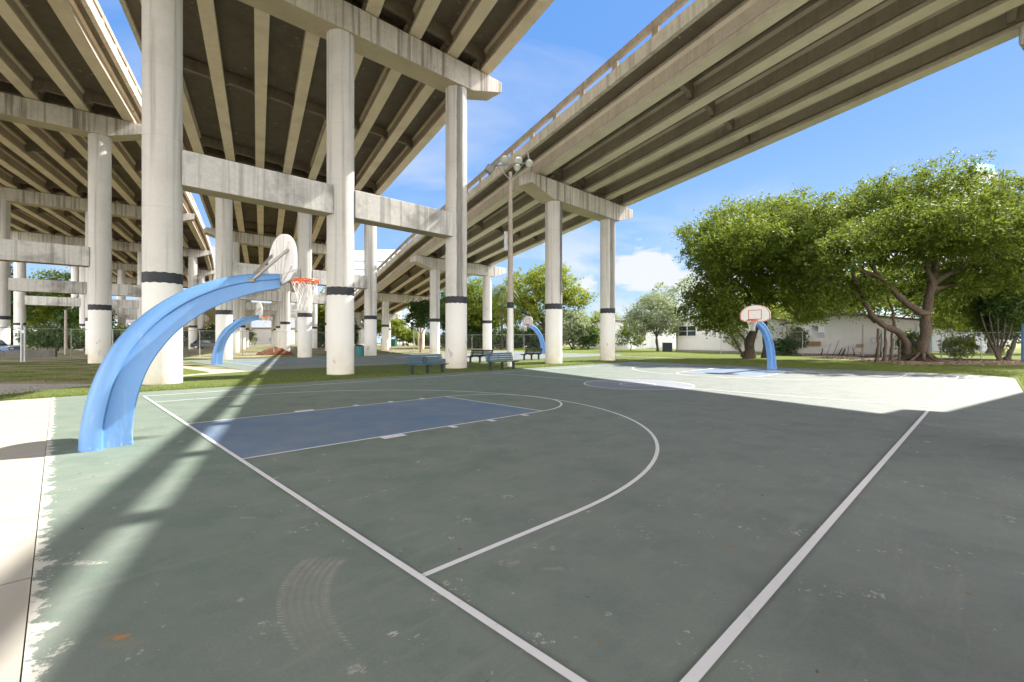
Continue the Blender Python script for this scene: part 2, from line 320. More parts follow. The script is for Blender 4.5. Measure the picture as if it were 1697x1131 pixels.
def path_mat():
    m, t, b = newmat('path concrete'); p = pos(t); q = objc(t)
    s2 = N(t, 'ShaderNodeSeparateXYZ'); t.links.new(q, s2.inputs[0])
    f = noise(t, p, 1.1, 6, .65); c = mixc(t, f, (.38, .355, .31), (.52, .49, .44))
    c = mixc(t, mth(t, 'MULTIPLY', ramp(t, noise(t, mapping(t, q, (.4, 2, 1)), .9, 4), [(.55, 0.), (.75, 1.)]), .5), c, (.50, .40, .28))
    jl = mth(t, 'ABSOLUTE', mth(t, 'SUBTRACT', mth(t, 'FRACT', mth(t, 'DIVIDE', mth(t, 'ADD', s2.outputs[1], .35), 1.5)), .5))
    c = mixc(t, mth(t, 'MULTIPLY', mth(t, 'LESS_THAN', jl, .006), .75), c, (.16, .14, .12))
    c = mixc(t, ramp(t, noise(t, p, 26, 4, .7), [(.66, 0.), (.74, .35)]), c, (.3, .28, .25))
    setc(t, b, c, .9, .2, noise(t, p, 40, 4, .7), .2, .006); return m
M['path'] = path_mat()
def ground_mat(name, gr1, gr2, dirt, lo, hi, scale=.35):
    m, t, b = newmat(name); p = pos(t)
    f = noise(t, mapping(t, p, (1, 1.6, 1)), scale, 7, .62); h = noise(t, p, 3.2, 6, .7); k = noise(t, p, 26, 4, .75)
    gc = mixc(t, ramp(t, h, [(.35, 0.), (.68, 1.)]), gr1, gr2)
    gc = mixc(t, mth(t, 'MULTIPLY', ramp(t, k, [(.45, 0.), (.6, 1.)]), .4), gc, tuple(x * .45 for x in gr1))
    dc = mixc(t, h, tuple(x * .72 for x in dirt), tuple(min(1, x * 1.2) for x in dirt))
    dc = mixc(t, ramp(t, noise(t, p, 11, 5, .8), [(.6, 0.), (.68, .6)]), dc, (.18, .12, .07))
    msk = mth(t, 'ADD', mth(t, 'MULTIPLY', f, .8), mth(t, 'MULTIPLY', k, .2))
    setc(t, b, mixc(t, ramp(t, msk, [(lo, 0.), (hi, 1.)]), gc, dc), .95, .1, mth(t, 'ADD', k, h), .6, .05); return m
M['lawn'] = ground_mat('patchy lawn', (.10, .14, .035), (.17, .20, .06), (.38, .31, .23), .45, .56)
M['lawn2'] = ground_mat('lawn', (.125, .165, .03), (.22, .245, .06), (.30, .24, .16), .66, .74)
M['turf'] = ground_mat('turf strip', (.13, .175, .05), (.18, .22, .075), (.26, .24, .12), .72, .82, .8)
M['mulch'] = ground_mat('leaf litter', (.15, .09, .055), (.22, .14, .09), (.10, .06, .04), .4, .6, 2.)
M['reddirt'] = plain('red dirt', (.20, .085, .045), .95, .1, .45, 5)
def pole_blue():
    m, t, b = newmat('blue fibreglass'); p = objc(t)
    f = noise(t, p, 2.3, 6, .65); c = mixc(t, f, (.105, .25, .53), (.145, .315, .59))
    c = mixc(t, mth(t, 'MULTIPLY', ramp(t, noise(t, mapping(t, p, (3, 3, .8)), 1.5, 6, .7), [(.56, 0.), (.72, 1.)]), .45), c, (.40, .46, .55))
    s = N(t, 'ShaderNodeSeparateXYZ'); t.links.new(p, s.inputs[0])
    ch = mth(t, 'MULTIPLY', ramp(t, s.outputs[2], [(.02, .6), (.08, 0.)]), ramp(t, noise(t, p, 18, 4, .7), [(.56, 0.), (.62, .8)]))
    c = mixc(t, ch, c, (.7, .7, .66))
    setc(t, b, c, .42, .45, noise(t, p, 9, 3), .05, .01); return m
M['pole'] = pole_blue()
M['board'] = plain('backboard white', (.72, .70, .66), .45, .4, .06, 4)
M['red'] = plain('red paint', (.55, .075, .03), .5, .4, .15)
M['rim'] = plain('orange red rim', (.62, .13, .03), .45, .4, .25, 20)
M['net'] = plain('white net cord', (.78, .76, .72), .8, .2, .05)
M['steel'] = plain('weathered steel', (.33, .31, .27), .45, .5, .2, 6, .5)
M['galv'] = plain('galvanised steel', (.42, .43, .43), .45, .5, .12, 6, .4)
M['lamp_grey'] = plain('lamp housing', (.22, .22, .22), .4, .5, .2, 6, .4)
M['lens'] = plain('lamp lens', (.55, .57, .52), .15, .8, .1, 10, .3)
M['slat'] = plain('blue slat paint', (.055, .105, .14), .5, .4, .2, 4)
M['slat_dark'] = plain('dark green slat paint', (.012, .022, .022), .7, .2, .2, 4)
M['leg'] = plain('dark leg paint', (.012, .018, .022), .5, .4, .2, 4)
M['woodpole'] = concrete('spun concrete pole', (.44, .38, .32), (.28, .22, .18), .35, .2, .15)
def siding(name, c, hor=True):
    m, t, b = newmat(name); p = objc(t); f = noise(t, p, .9, 6, .65)
    cc = mixc(t, f, tuple(k * .9 for k in c), tuple(min(1, k * 1.06) for k in c))
    s = N(t, 'ShaderNodeSeparateXYZ'); t.links.new(p, s.inputs[0])
    cc = mixc(t, mth(t, 'MULTIPLY', ramp(t, mth(t, 'ADD', s.outputs[2], mth(t, 'MULTIPLY', f, .5)), [(.3, 1.), (.8, 0.)]), .4), cc, (.36, .33, .26))
    st = noise(t, mapping(t, p, (4, 4, .25)), 1.2, 5, .7); cc = mixc(t, mth(t, 'MULTIPLY', ramp(t, st, [(.56, 0.), (.74, 1.)]), .3), cc, (.42, .39, .33))
    bump = noise(t, p, 30, 4)
    if hor: bump = mth(t, 'FRACT', mth(t, 'DIVIDE', s.outputs[2], .2))
    setc(t, b, cc, .8, .2, bump, .3, .02); return m
M['wallw'] = siding('painted block wall', (.62, .60, .56), False)
M['sid'] = siding('white siding', (.66, .66, .65), True)
M['wallg0'] = plain('grey plinth', (.22, .20, .17), .9, .1, .3, 2)
M['roof'] = plain('shingle roof', (.13, .115, .10), .9, .1, .4, 6)
M['glass'] = plain('dark window glass', (.03, .04, .04), .08, .8, .3)
M['frame'] = plain('window frame', (.7, .7, .68), .5, .3, .05)
M['brown'] = plain('rusty tan metal', (.34, .22, .12), .7, .3, .4, 10)
M['bluegl'] = plain('pale blue glazing', (.30, .45, .58), .12, .8, .25, .3)
M['cream'] = plain('pale stucco', (.50, .51, .53), .8, .2, .05, .2)
M['teal'] = plain('teal sign panel', (.16, .36, .40), .5, .4, .08, .5)
M['binteal'] = plain('teal bin plastic', (.03, .16, .17), .5, .4, .2)
M['dgreen'] = plain('green dumpster paint', (.02, .12, .08), .5, .4, .3)
M['darkcar'] = plain('dark car paint', (.015, .02, .03), .25, .6, .2)
M['bluecar'] = plain('blue car paint', (.04, .12, .28), .25, .6, .2)
M['whitecar'] = plain('white car paint', (.7, .7, .7), .3, .6, .05)
M['rubber'] = plain('black rubber', (.015, .015, .015), .8, .3, .2)
M['bark'] = None
def bark(name, c):
    m, t, b = newmat(name); p = objc(t); f = noise(t, mapping(t, p, (5, 5, 1.1)), 2.4, 7, .7, .4)
    setc(t, b, mixc(t, ramp(t, f, [(.3, 0.), (.7, 1.)]), tuple(k * .4 for k in c), tuple(k * 1.25 for k in c)), .95, .1, f, .9, .05); return m
M['bark'] = bark('fig bark', (.13, .098, .074)); M['bark2'] = bark('dark bark', (.09, .07, .055)); M['barkr'] = bark('pale pinkish bark', (.42, .27, .19))
def leafm(name, c1, c2, c3, rough=.6, trans=.45, spec=.2):
    m, t, b = newmat(name); gn = N(t, 'ShaderNodeNewGeometry'); p = gn.outputs['Position']
    c = mixc(t, ramp(t, noise(t, p, .9, 3), [(.35, 0.), (.65, 1.)]), c1, c2); c = mixc(t, mth(t, 'POWER', gn.outputs['Random Per Island'], 2.2), c, c3)
    setc(t, b, c, rough, spec)
    tr = N(t, 'ShaderNodeBsdfTranslucent'); cb = mixc(t, .5, c, (.28, .34, .03), 'ADD'); t.links.new(cb, tr.inputs[0])
    mx = N(t, 'ShaderNodeMixShader'); mx.inputs[0].default_value = trans
    t.links.new(b.outputs[0], mx.inputs[1]); t.links.new(tr.outputs[0], mx.inputs[2]); t.links.new(mx.outputs[0], t.nodes['Material Output'].inputs[0]); return m
M['leaf_fig'] = leafm('glossy fig leaves', (.040, .072, .012), (.070, .108, .016), (.19, .22, .03), .6, .36, .18)
M['leaf_mid'] = leafm('mid green leaves', (.048, .085, .012), (.082, .125, .016), (.19, .21, .025), .6, .40, .18)
M['leaf_yel'] = leafm('yellow green leaves', (.10, .15, .022), (.15, .19, .03), (.26, .25, .035))
M['leaf_dark'] = leafm('dark green leaves', (.02, .05, .014), (.035, .075, .018), (.07, .11, .03), .45, .3)
M['leaf_grey'] = leafm('grey green leaves', (.12, .16, .09), (.18, .21, .12), (.30, .32, .20), .6, .35, .3)
M['frond'] = leafm('palm fronds', (.06, .10, .03), (.11, .14, .04), (.2, .2, .07), .5, .3)

# ------------------------------------------------------------------ ground, courts, paths
m = MB(); m.sheet([(-700, -200, 0), (700, -200, 0), (700, 1300, 0), (-700, 1300, 0)]); struct(m.build('ground', M['lawn']))
def uvbox(mb, U0, U1, V0, V1, z): mb.add([(U0, V0, z), (U1, V0, z), (U1, V1, z), (U0, V1, z)], [(0, 1, 2, 3)])
def court(U_off, V_off, name, corner_cut=True, edges=(-1.78, 27.0, -9.1, 8.9), L=25.1, labels=None):
    """a painted court slab with its markings; local x runs along the court from the near baseline"""
    p = O + u * U_off + v * V_off
    root = bpy.data.objects.new(name, None)
    U0, U1, V0, V1 = edges
    m = MB(); pts = [(U0, V0)]; k = 2.0
    pts += [(U1 - k, V0)] + [(U1 - k + k * math.sin(a), V0 + k - k * math.cos(a)) for a in [R(x) for x in (15, 30, 45, 60, 75, 90)]] + [(U1, V1), (U0, V1)]
    n = len(pts); m.add([(a, b, .02) for a, b in pts] + [(a, b, -.2) for a, b in pts], [tuple(range(n))] + [(i, i + n, (i + 1) % n + n, (i + 1) % n) for i in range(n)])
    slab = m.build(name, M['court']); slab.location = (p[0], p[1], 0); slab.rotation_euler = (0, 0, UANG); struct(slab)
    bpy.data.objects.remove(root)
    z1, z2, z3 = .024, .028, .032
    def mk(nm, mat, f, z):
        m = MB(); f(m, z); return m.build(nm, mat, slab, local=True)
    KW, FT, R3, W = 1.745, 5.76, 5.885, 7.46
    for a, sg in ((0, 1), (L, -1)):
        mk('painted_key', M['key'], lambda m, z: uvbox(m, min(a, a + sg * FT), max(a, a + sg * FT), -KW, KW, z), z1)
        def arc(m, z, cx, r, w_, a0, a1, seg=72):
            P = []; 
            for i in range(seg + 1):
                th = a0 + (a1 - a0) * i / seg; P += [(cx + math.cos(th) * (r - w_) * sg, math.sin(th) * (r - w_), z), (cx + math.cos(th) * r * sg, math.sin(th) * r, z)]
            m.add(P, [(2 * i, 2 * i + 1, 2 * i + 3, 2 * i + 2)[::sg] for i in range(seg)])
        def keylines(m, z):
            for s_ in (-1, 1):
                uvbox(m, min(a, a + sg * FT), max(a, a + sg * FT), s_ * KW - .025, s_ * KW + .025, z)
                for d_, w_ in ((2.13, .2), (3.3, .06), (4.2, .06), (5.1, .06)):
                    v0, v1 = (KW + .026, KW + .2); uu = a + sg * d_
                    if s_ < 0: v0, v1 = -v1, -v0
                    uvbox(m, uu - w_, uu + w_, v0, v1, z)
            fu = a + sg * FT; uvbox(m, fu - .025, fu + .025, -KW, KW, z + .0008); arc(m, z + .0004, fu, KW + .025, .05, -math.pi / 2, math.pi / 2)
        mk('key_lines', M['line'], keylines, z2)
        def three(m, z):
            arc(m, z, a + sg * 1.6, R3, .05, -math.pi / 2, math.pi / 2)
            for s_ in (-1, 1): uvbox(m, min(a, a + sg * 1.6), max(a, a + sg * 1.6), s_ * R3 - .05 * (s_ > 0), s_ * R3 + .05 * (s_ < 0), z)
        mk('three_point_line', M['line'], three, z1 + .001)
        mk('baseline', M['line'], lambda m, z: uvbox(m, a - .025, a + .025, -W, W, z), z3)
    mk('sideline', M['line'], lambda m, z: uvbox(m, -.025, L + .025, -W - .062, -W - .004, z), z3 + .001)
    mk('sideline', M['line'], lambda m, z: uvbox(m, -.035, L + .035, W - .03, W + .03, z), z3 + .001)
    def cc(m, z):
        r = 1.83; m.add([(L / 2 + math.cos(k * math.pi / 32) * r, math.sin(k * math.pi / 32) * r, z) for k in range(64)], [tuple(range(64))])
    mk('painted_centre_circle', M['circ'], cc, z1)
    def ring(m, z):
        for r in (1.83, .61):
            P = []
            for i in range(65):
                th = i * math.pi / 32; P += [(L / 2 + math.cos(th) * (r - .05), math.sin(th) * (r - .05), z), (L / 2 + math.cos(th) * r, math.sin(th) * r, z)]
            m.add(P, [(2 * i, 2 * i + 1, 2 * i + 3, 2 * i + 2) for i in range(64)])
    mk('centre_circle_line', M['line'], ring, z2)
    mk('halfway_line', M['line'], lambda m, z: uvbox(m, L / 2 - .025, L / 2 + .025, -W, W, z), z2 + .0006)
    return slab
court(0, 0, 'court'); court(6.6, 26.0, 'court', edges=(-1.6, 33.5, -8.9, 8.8), L=27.9)

def flat(name, pts, mat, z, rot=False, skirt=True):
    m = MB(); n = len(pts)
    if rot:
        pts = [np.array([np.dot(np.array(p[:2]) - O, u), np.dot(np.array(p[:2]) - O, v)]) for p in pts]
    m.add([(p[0], p[1], z) for p in pts] + [(p[0], p[1], -.1) for p in pts], [tuple(range(n))] + [(i, i + n, (i + 1) % n + n, (i + 1) % n) for i in range(n)])
    o = m.build(name, mat); struct(o)
    if rot: o.location = (O[0], O[1], 0); o.rotation_euler = (0, 0, UANG)
    return o
# path beside the near court, then the branch that leads on to the far court
flat('path', [UV(-1.787, -14), UV(-1.787, 9.0), G(118, 648), G(0, 650), (-34, 9, 0), (-30, -12, 0)], M['path'], .014, True)
flat('path', [(-34, 9.02, 0), G(0, 649.9), G(118, 647.9), G(222, 646.5), G(330, 633), G(430, 615.6), G(352, 612.0), G(303, 606.8), G(238, 612), G(150, 637), G(0, 637), (-34, 14.5, 0)], M['path'], .011, True)
flat('grass_island', [G(300, 622.5), G(346, 618.5), G(303, 611.8), G(262, 617)], M['lawn2'], .05)
# turf strip with the columns, between the courts
flat('turf_strip', [UV(-3.2, 8.92), UV(34, 8.92), UV(36, 17.0), UV(6, 17.08), UV(2.5, 15.4), UV(-3.0, 10.6)], M['turf'], .022)
flat('lawn', [UV(27.02, -8), UV(27.02, 8.9), UV(36.2, 9), UV(42, 35.2), UV(60, 60), UV(120, 60), UV(120, -60), UV(24, -60), UV(14, -14), UV(14, -9.12), UV(24.6, -9.12), UV(26.6, -8.4)], M['lawn2'], .015)

# ------------------------------------------------------------------ viaducts
def prof_girder(w=.62, h=1.15):
    a = w / 2; return [(-a, 0), (a, 0), (a, .17), (.11, .36), (.11, h - .28), (.22, h - .16), (.22, h), (-.22, h), (-.22, h - .16), (-.11, h - .28), (-.11, .36), (-a, .17)]
class Bridge:
    def __init__(s, label, name='viaduct', curve=None, flare=None, zf=None, skew=.2826, gmat='girder', origin=(0, 0), par='parapet'):
        s.flare = flare or (lambda q: 1.); s.curve = curve or (lambda q: 0.); s.zf = zf or (lambda q: 16.3); s.skew = skew; s.gm = M[gmat]; s.pm = M[par]
        s.root = thing(name, label, 'viaduct', (*origin, 0))
    def P(s, q, n, z=0): k = -2.2 + (n + 2.2) * s.flare(q) + s.curve(q); p = nn * k + g * q; return Vector((p[0], p[1], z))
    def column(s, x, y, ztop, r=.58, mat=None):
        m = MB(); m.cyl((x, y, -.1), r, ztop + .1, 40); c = m.build('column', mat or M['column'], s.root, smooth=True)
        m = MB(); seg = 48
        m.loft([[Vector((x + math.cos(2 * math.pi * j / seg) * rr, y + math.sin(2 * math.pi * j / seg) * rr, z + .012 * math.sin(j * 1.7))) for j in range(seg)] for rr, z in ((r - .01, 3.50), (r + .006, 3.50), (r + .006, 3.86), (r - .01, 3.86))], False)
        m.build('painted_band', M['band'], c, smooth=True)
        return c
    def cap(s, pL, pR, zt, cols, h=1.25, w=1.3, tl=1.6, tr=1.6, end=.6, mat='cap'):
        """bent cap from pL to pR (xy) with tapered ends; cols = distances of the outer columns from pL"""
        pL, pR = Vector((*pL, 0)), Vector((*pR, 0)); d = (pR - pL); Ln = d.length; d.normalize(); sd_ = d.cross(Vector((0, 0, 1)))
        m = MB(); rings = []
        for a, b in ((0, zt - end), (tl, zt - h), (Ln - tr, zt - h), (Ln, zt - end)):
            rings.append([pL + d * a + sd_ * q + Vector((0, 0, z)) for q, z in ((-w / 2, b), (w / 2, b), (w / 2, zt), (-w / 2, zt))])
        m.loft(rings); return m.build('bent_cap', M[mat], s.root, bevel=.03)
    def strut(s, a, b, z0, z1, w=.85):
        m = MB(); m.prism([(-w / 2, z0), (w / 2, z0), (w / 2, z1), (-w / 2, z1)], (*a, 0), (*b, 0)); return m.build('crossbeam', M['strut'], s.root, bevel=.03)
    def spans(s, bents, nref, gn, gh=1.15, mids=(.5,), gw=.62, dia=True):
        for i in range(len(bents) - 1):
            for n in gn:
                s0 = bents[i] + (n - nref) * s.skew + .06; s1 = bents[i + 1] + (n - nref) * s.skew - .06
                a, b = s.P(s0, n, s.zf(bents[i]) + .06), s.P(s1, n, s.zf(bents[i + 1]) + .06)
                m = MB(); m.prism(prof_girder(gw, gh), a, b); m.build('girder', s.gm, s.root)
            if not dia: continue
            fr = [.035] + list(mids) + [.965]
            for f in fr:
                m = MB(); q = bents[i] * (1 - f) + bents[i + 1] * f; zb = s.zf(bents[i]) * (1 - f) + s.zf(bents[i + 1]) * f + .06
                for k in range(len(gn) - 1):
                    a = s.P(q + (gn[k] - nref) * s.skew, gn[k] + .105); b = s.P(q + (gn[k + 1] - nref) * s.skew, gn[k + 1] - .105)
                    d = (b - a).normalized(); sd_ = d.cross(Vector((0, 0, 1))); L_ = (b - a).length; r = []
                    for x, zl in ((0, .38), (.2, .38), (.42, .54), (L_ - .42, .54), (L_ - .2, .38), (L_, .38)):
                        r.append([a + d * x + sd_ * q_ + Vector((0, 0, z)) for q_, z in ((-.12, zb + zl), (.12, zb + zl), (.14, zb + gh), (-.14, zb + gh))])
                    m.loft(r)
                m.build('diaphragm', M['dia'], s.root)
    def deck(s, q0, q1, n0, n1, gh=1.15, th=.22, step=6., par=(True, True), n0f=None, n1f=None):
        k = max(2, int((q1 - q0) / step)); qs = [q0 + (q1 - q0) * i / k for i in range(k + 1)]
        m = MB(); m.loft([[s.P(q, n0, s.zf(q) + .062 + gh), s.P(q, n1, s.zf(q) + .062 + gh), s.P(q, n1, s.zf(q) + .062 + gh + th), s.P(q, n0, s.zf(q) + .062 + gh + th)] for q in qs])
        m.build('deck', M['deck'], s.root)
        for on, n, sg in ((par[0], n0, 1), (par[1], n1, -1)):
            if not on: continue
            m = MB(); zz_ = lambda q: s.zf(q) + .062 + gh
            def bar(a0, a1, z0, z1, qs=qs):
                m.loft([[s.P(q, n + sg * a0, zz_(q) + z0), s.P(q, n + sg * a1, zz_(q) + z0), s.P(q, n + sg * a1, zz_(q) + z1), s.P(q, n + sg * a0, zz_(q) + z1)] for q in qs])
            bar(-.10, .12, -.16, .42); m.build('curb', M['curb'], s.root); m = MB(); bar(-.02, .13, .82, 1.14)
            ps = 2.45; q = q0 + .5
            while q < q1 - .5:
                p = s.P(q, n + sg * .05, zz_(q) + .62); dd = s.P(q + .1, n) - s.P(q - .1, n)
                m.box(p, (.34, .12, .41), dd); q += ps
            # joints in the fascia blocks
            o = m.build('parapet', s.pm, s.root)

# --- C: the high viaduct overhead
def zc(q):
    P_ = [(-60, 16.3), (22, 16.3), (44.3, 15.45), (66.6, 14.4), (89, 13.8), (140, 13.0)]
    for (a, x), (b, y) in zip(P_, P_[1:]):
        if q <= b: return x + (y - x) * (q - a) / (b - a)
    return 13.0
C = Bridge('high level viaduct on white columns spanning overhead beside the near court', origin=(-7.65, 20.8), zf=zc, flare=lambda q: 1 - .0042 * min(22.3, max(0, q - 22)))
cb = [-23.6, -.9, 21.96, 44.3, 66.6, 88.9, 111.2, 133.5]
ccols = {21.96: [(-12.26, 16.36), (-7.65, 20.8), (-3.02, 25.26)], 44.3: [(-22.6, 36.6), (-18.05, 40.6), (-13.66, 45.0)]}
cg = [-4.4 + 2.2 * i for i in range(8)]
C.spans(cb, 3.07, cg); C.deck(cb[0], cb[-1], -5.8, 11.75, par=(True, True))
for q in cb[1:]:
    cs = ccols.get(q) or [tuple(C.P(q + (n - 3.07) * .2826, n)[:2]) for n in (-3.1, 3.07, 9.2)]
    a, b = np.array(cs[0]), np.array(cs[2]); d = (b - a) / np.linalg.norm(b - a)
    C.cap(a - d * 3.0, b + d * (2.75 if q < 30 else 1.6), zc(q), None, tl=2.4, tr=2.1)
    for x, y in cs: C.column(x, y, zc(q) - 1.24, mat=M['column_s1'] if (q < 30 and x > -4) else None)
    if q != cb[1] and q != cb[0]:
        for i in (0, 1): C.strut(np.array(cs[i]) + d * .5, np.array(cs[i + 1]) - d * .5, *((7.0, 8.25) if q < 30 else (6.4, 7.65)))

# --- R: the ramp that descends away on the right
def zr(q):
    P_ = [(-40, 14.75), (0, 12.85), (25.5, 11.62), (49.5, 10.40), (72, 8.65), (95, 6.95), (120, 5.5), (150, 4.2)]
    for (a, x), (b, y) in zip(P_, P_[1:]):
        if q <= b: return x + (y - x) * (q - a) / (b - a)
    return P_[-1][1]
Rb = Bridge('descending ramp viaduct with slotted concrete parapet crossing the sky at right', zf=zr, gmat='girder2', origin=(2.7, 30.4))
rb = [-40.5, -18.5, 3.5, 26.0, 49.6, 72.6, 95.6, 118]
rg = [15.2, 17.45, 19.7, 21.95, 24.2]
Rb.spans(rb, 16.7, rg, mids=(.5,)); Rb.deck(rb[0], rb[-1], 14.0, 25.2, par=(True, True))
rc = {26.0: [(2.7, 30.2), (7.11, 34.65)], 49.6: [(-8.48, 51.2), (-3.0, 56.3)]}
for q in rb[3:]:
    cs = rc.get(q) or [tuple(Rb.P(q + (n - 16.7) * .2826, n)[:2]) for n in (16.7, 22.9)]
    a, b = np.array(cs[0]), np.array(cs[1]); d = (b - a) / np.linalg.norm(b - a); zt = zr(q)
    Rb.cap(a - d * 2.75, b + d * 2.6, zt, None, h=1.2, w=1.2, tl=2.1, tr=1.9, end=.62)
    for x, y in cs: Rb.column(x, y, zt - 1.19, .55, M['column_s3'] if (x, y) == (2.7, 30.2) else M['column_s2'] if (x, y) == (7.11, 34.65) else None)
# straddling pier just beyond the right of the picture, where another ramp leaves
ed = np.array([.838, .546]); en = np.array([.546, -.838]); P0 = np.array([20.7, 17.6])
Rb.cap(np.array([18.62, 17.0]), np.array([18.62, 17.0]) + en * 15, zr(3.5) + .05, None, h=1.1, w=1.2, tl=1.2, tr=1.5, end=.62)
for k in (4.6, 12.): 
    p = np.array([18.62, 17.0]) + en * k; Rb.column(p[0], p[1], zr(3.5) - 1.1, .55)
R2 = thing('ramp_viaduct', 'connecting ramp leaving the descending viaduct beyond the right edge', 'viaduct', (P0[0] + 4, P0[1] - 6, 0))
m = MB(); zt = 14.05
q = [P0 - ed * 5 + en * .5, P0, P0 + ed * 60, P0 + ed * 60 + en * 11, P0 - ed * 26 + en * 11, P0 - ed * 22 + en * 5.5]
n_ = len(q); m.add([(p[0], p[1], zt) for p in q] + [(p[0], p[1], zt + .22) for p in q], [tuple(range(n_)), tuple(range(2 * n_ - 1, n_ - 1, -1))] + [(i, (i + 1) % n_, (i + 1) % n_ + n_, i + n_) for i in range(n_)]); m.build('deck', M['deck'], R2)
for k in (1.0, 3.3, 5.6, 7.9, 10.2):
    m = MB(); a = P0 + ed * .8 + en * k; b = P0 + ed * 58 + en * k; m.prism(prof_girder(), (*a, 12.9), (*b, 12.9)); m.build('girder', M['girder2'], R2)
m = MB(); a, b = P0 + en * .1, P0 + ed * 60 + en * .1; m.prism([(-.12, 0), (.12, 0), (.12, .5), (-.12, .5)], (*a, zt - .1), (*b, zt - .1)); m.prism([(-.1, 0), (.1, 0), (.1, .34), (-.1, .34)], (*a, zt + .72), (*b, zt + .72))
for i in range(24):
    p = a + ed * (1 + i * 2.45); m.box((p[0], p[1], zt + .56), (.42, .2, .32), (*ed, 0))
m.build('parapet', M['parapet'], R2)
for k in (34, 56):
    for kk in (2.5, 8.5):
        p = P0 + ed * k + en * kk; m = MB(); m.cyl((p[0], p[1], -.1), .55, 12.9, 32); m.build('column', M['column'], R2, smooth=True)

# --- L: the wide viaduct on the left that curves away
Lb = Bridge('wide curving viaduct on the left with many columns beneath', curve=lambda q: -max(0, q - 60) ** 2 / 1800, skew=.195, origin=(-27.4, 31))
lb = [-37.5, -11.5, 14.5, 40.3, 66.0, 92.0, 118, 144, 170]
lg = [-7.98 - 2.25 * i for i in range(11)][::-1]
Lb.spans(lb, -9.5, lg); Lb.deck(lb[0], lb[-1], -32.0, -7.35, par=(False, True))
for q in lb[2:]:
    cs = [Lb.P(q + (n + 9.5) * .195, n)[:2] for n in (-28.9, -22.4, -15.9, -9.5)]
    if q == 40.3: cs[3] = (-27.45, 31.05)
    a, b = np.array(cs[0]), np.array(cs[3]); d = (b - a) / np.linalg.norm(b - a)
    Lb.cap(a - d * 3, b + d * 2.4, 16.3, None, tl=2.2, tr=1.9)
    for x, y in cs: Lb.column(x, y, 15.06, .6)
    if q > 20:
        for i in range(3): Lb.strut(np.array(cs[i]) + d * .5, np.array(cs[i + 1]) - d * .5, 6.35, 7.6)

# --- far low ramp seen between the columns
fr = thing('low_ramp', 'distant low curved ramp seen under the viaducts at left', 'viaduct', (-95, 120, 0))
ctr = np.array([-120., 60.]); Rr = 72.
def frp(a, r, z): return Vector((ctr[0] + math.cos(a) * r, ctr[1] + math.sin(a) * r, z))
angs = [R(8 + 5 * i) for i in range(22)]
def frz(i): return 8.4 - .26 * i
m = MB(); m.loft([[frp(a, Rr - 4, frz(i) - 1.2), frp(a, Rr + 4, frz(i) - 1.2), frp(a, Rr + 4, frz(i)), frp(a, Rr - 4, frz(i))] for i, a in enumerate(angs)]); m.build('deck', M['girder2'], fr)
m = MB()
for r in (Rr - 4, Rr + 3.8): m.loft([[frp(a, r, frz(i)), frp(a, r + .2, frz(i)), frp(a, r + .2, frz(i) + 1), frp(a, r, frz(i) + 1)] for i, a in enumerate(angs)])
m.build('parapet', M['strut'], fr)
for i in (2, 6, 10, 14, 18):
    p = frp(angs[i], Rr, 0); m = MB(); m.cyl((p.x, p.y, -.1), .7, max(.5, frz(i) - 1.0), 20); m.build('column', M['column'], fr, smooth=True)

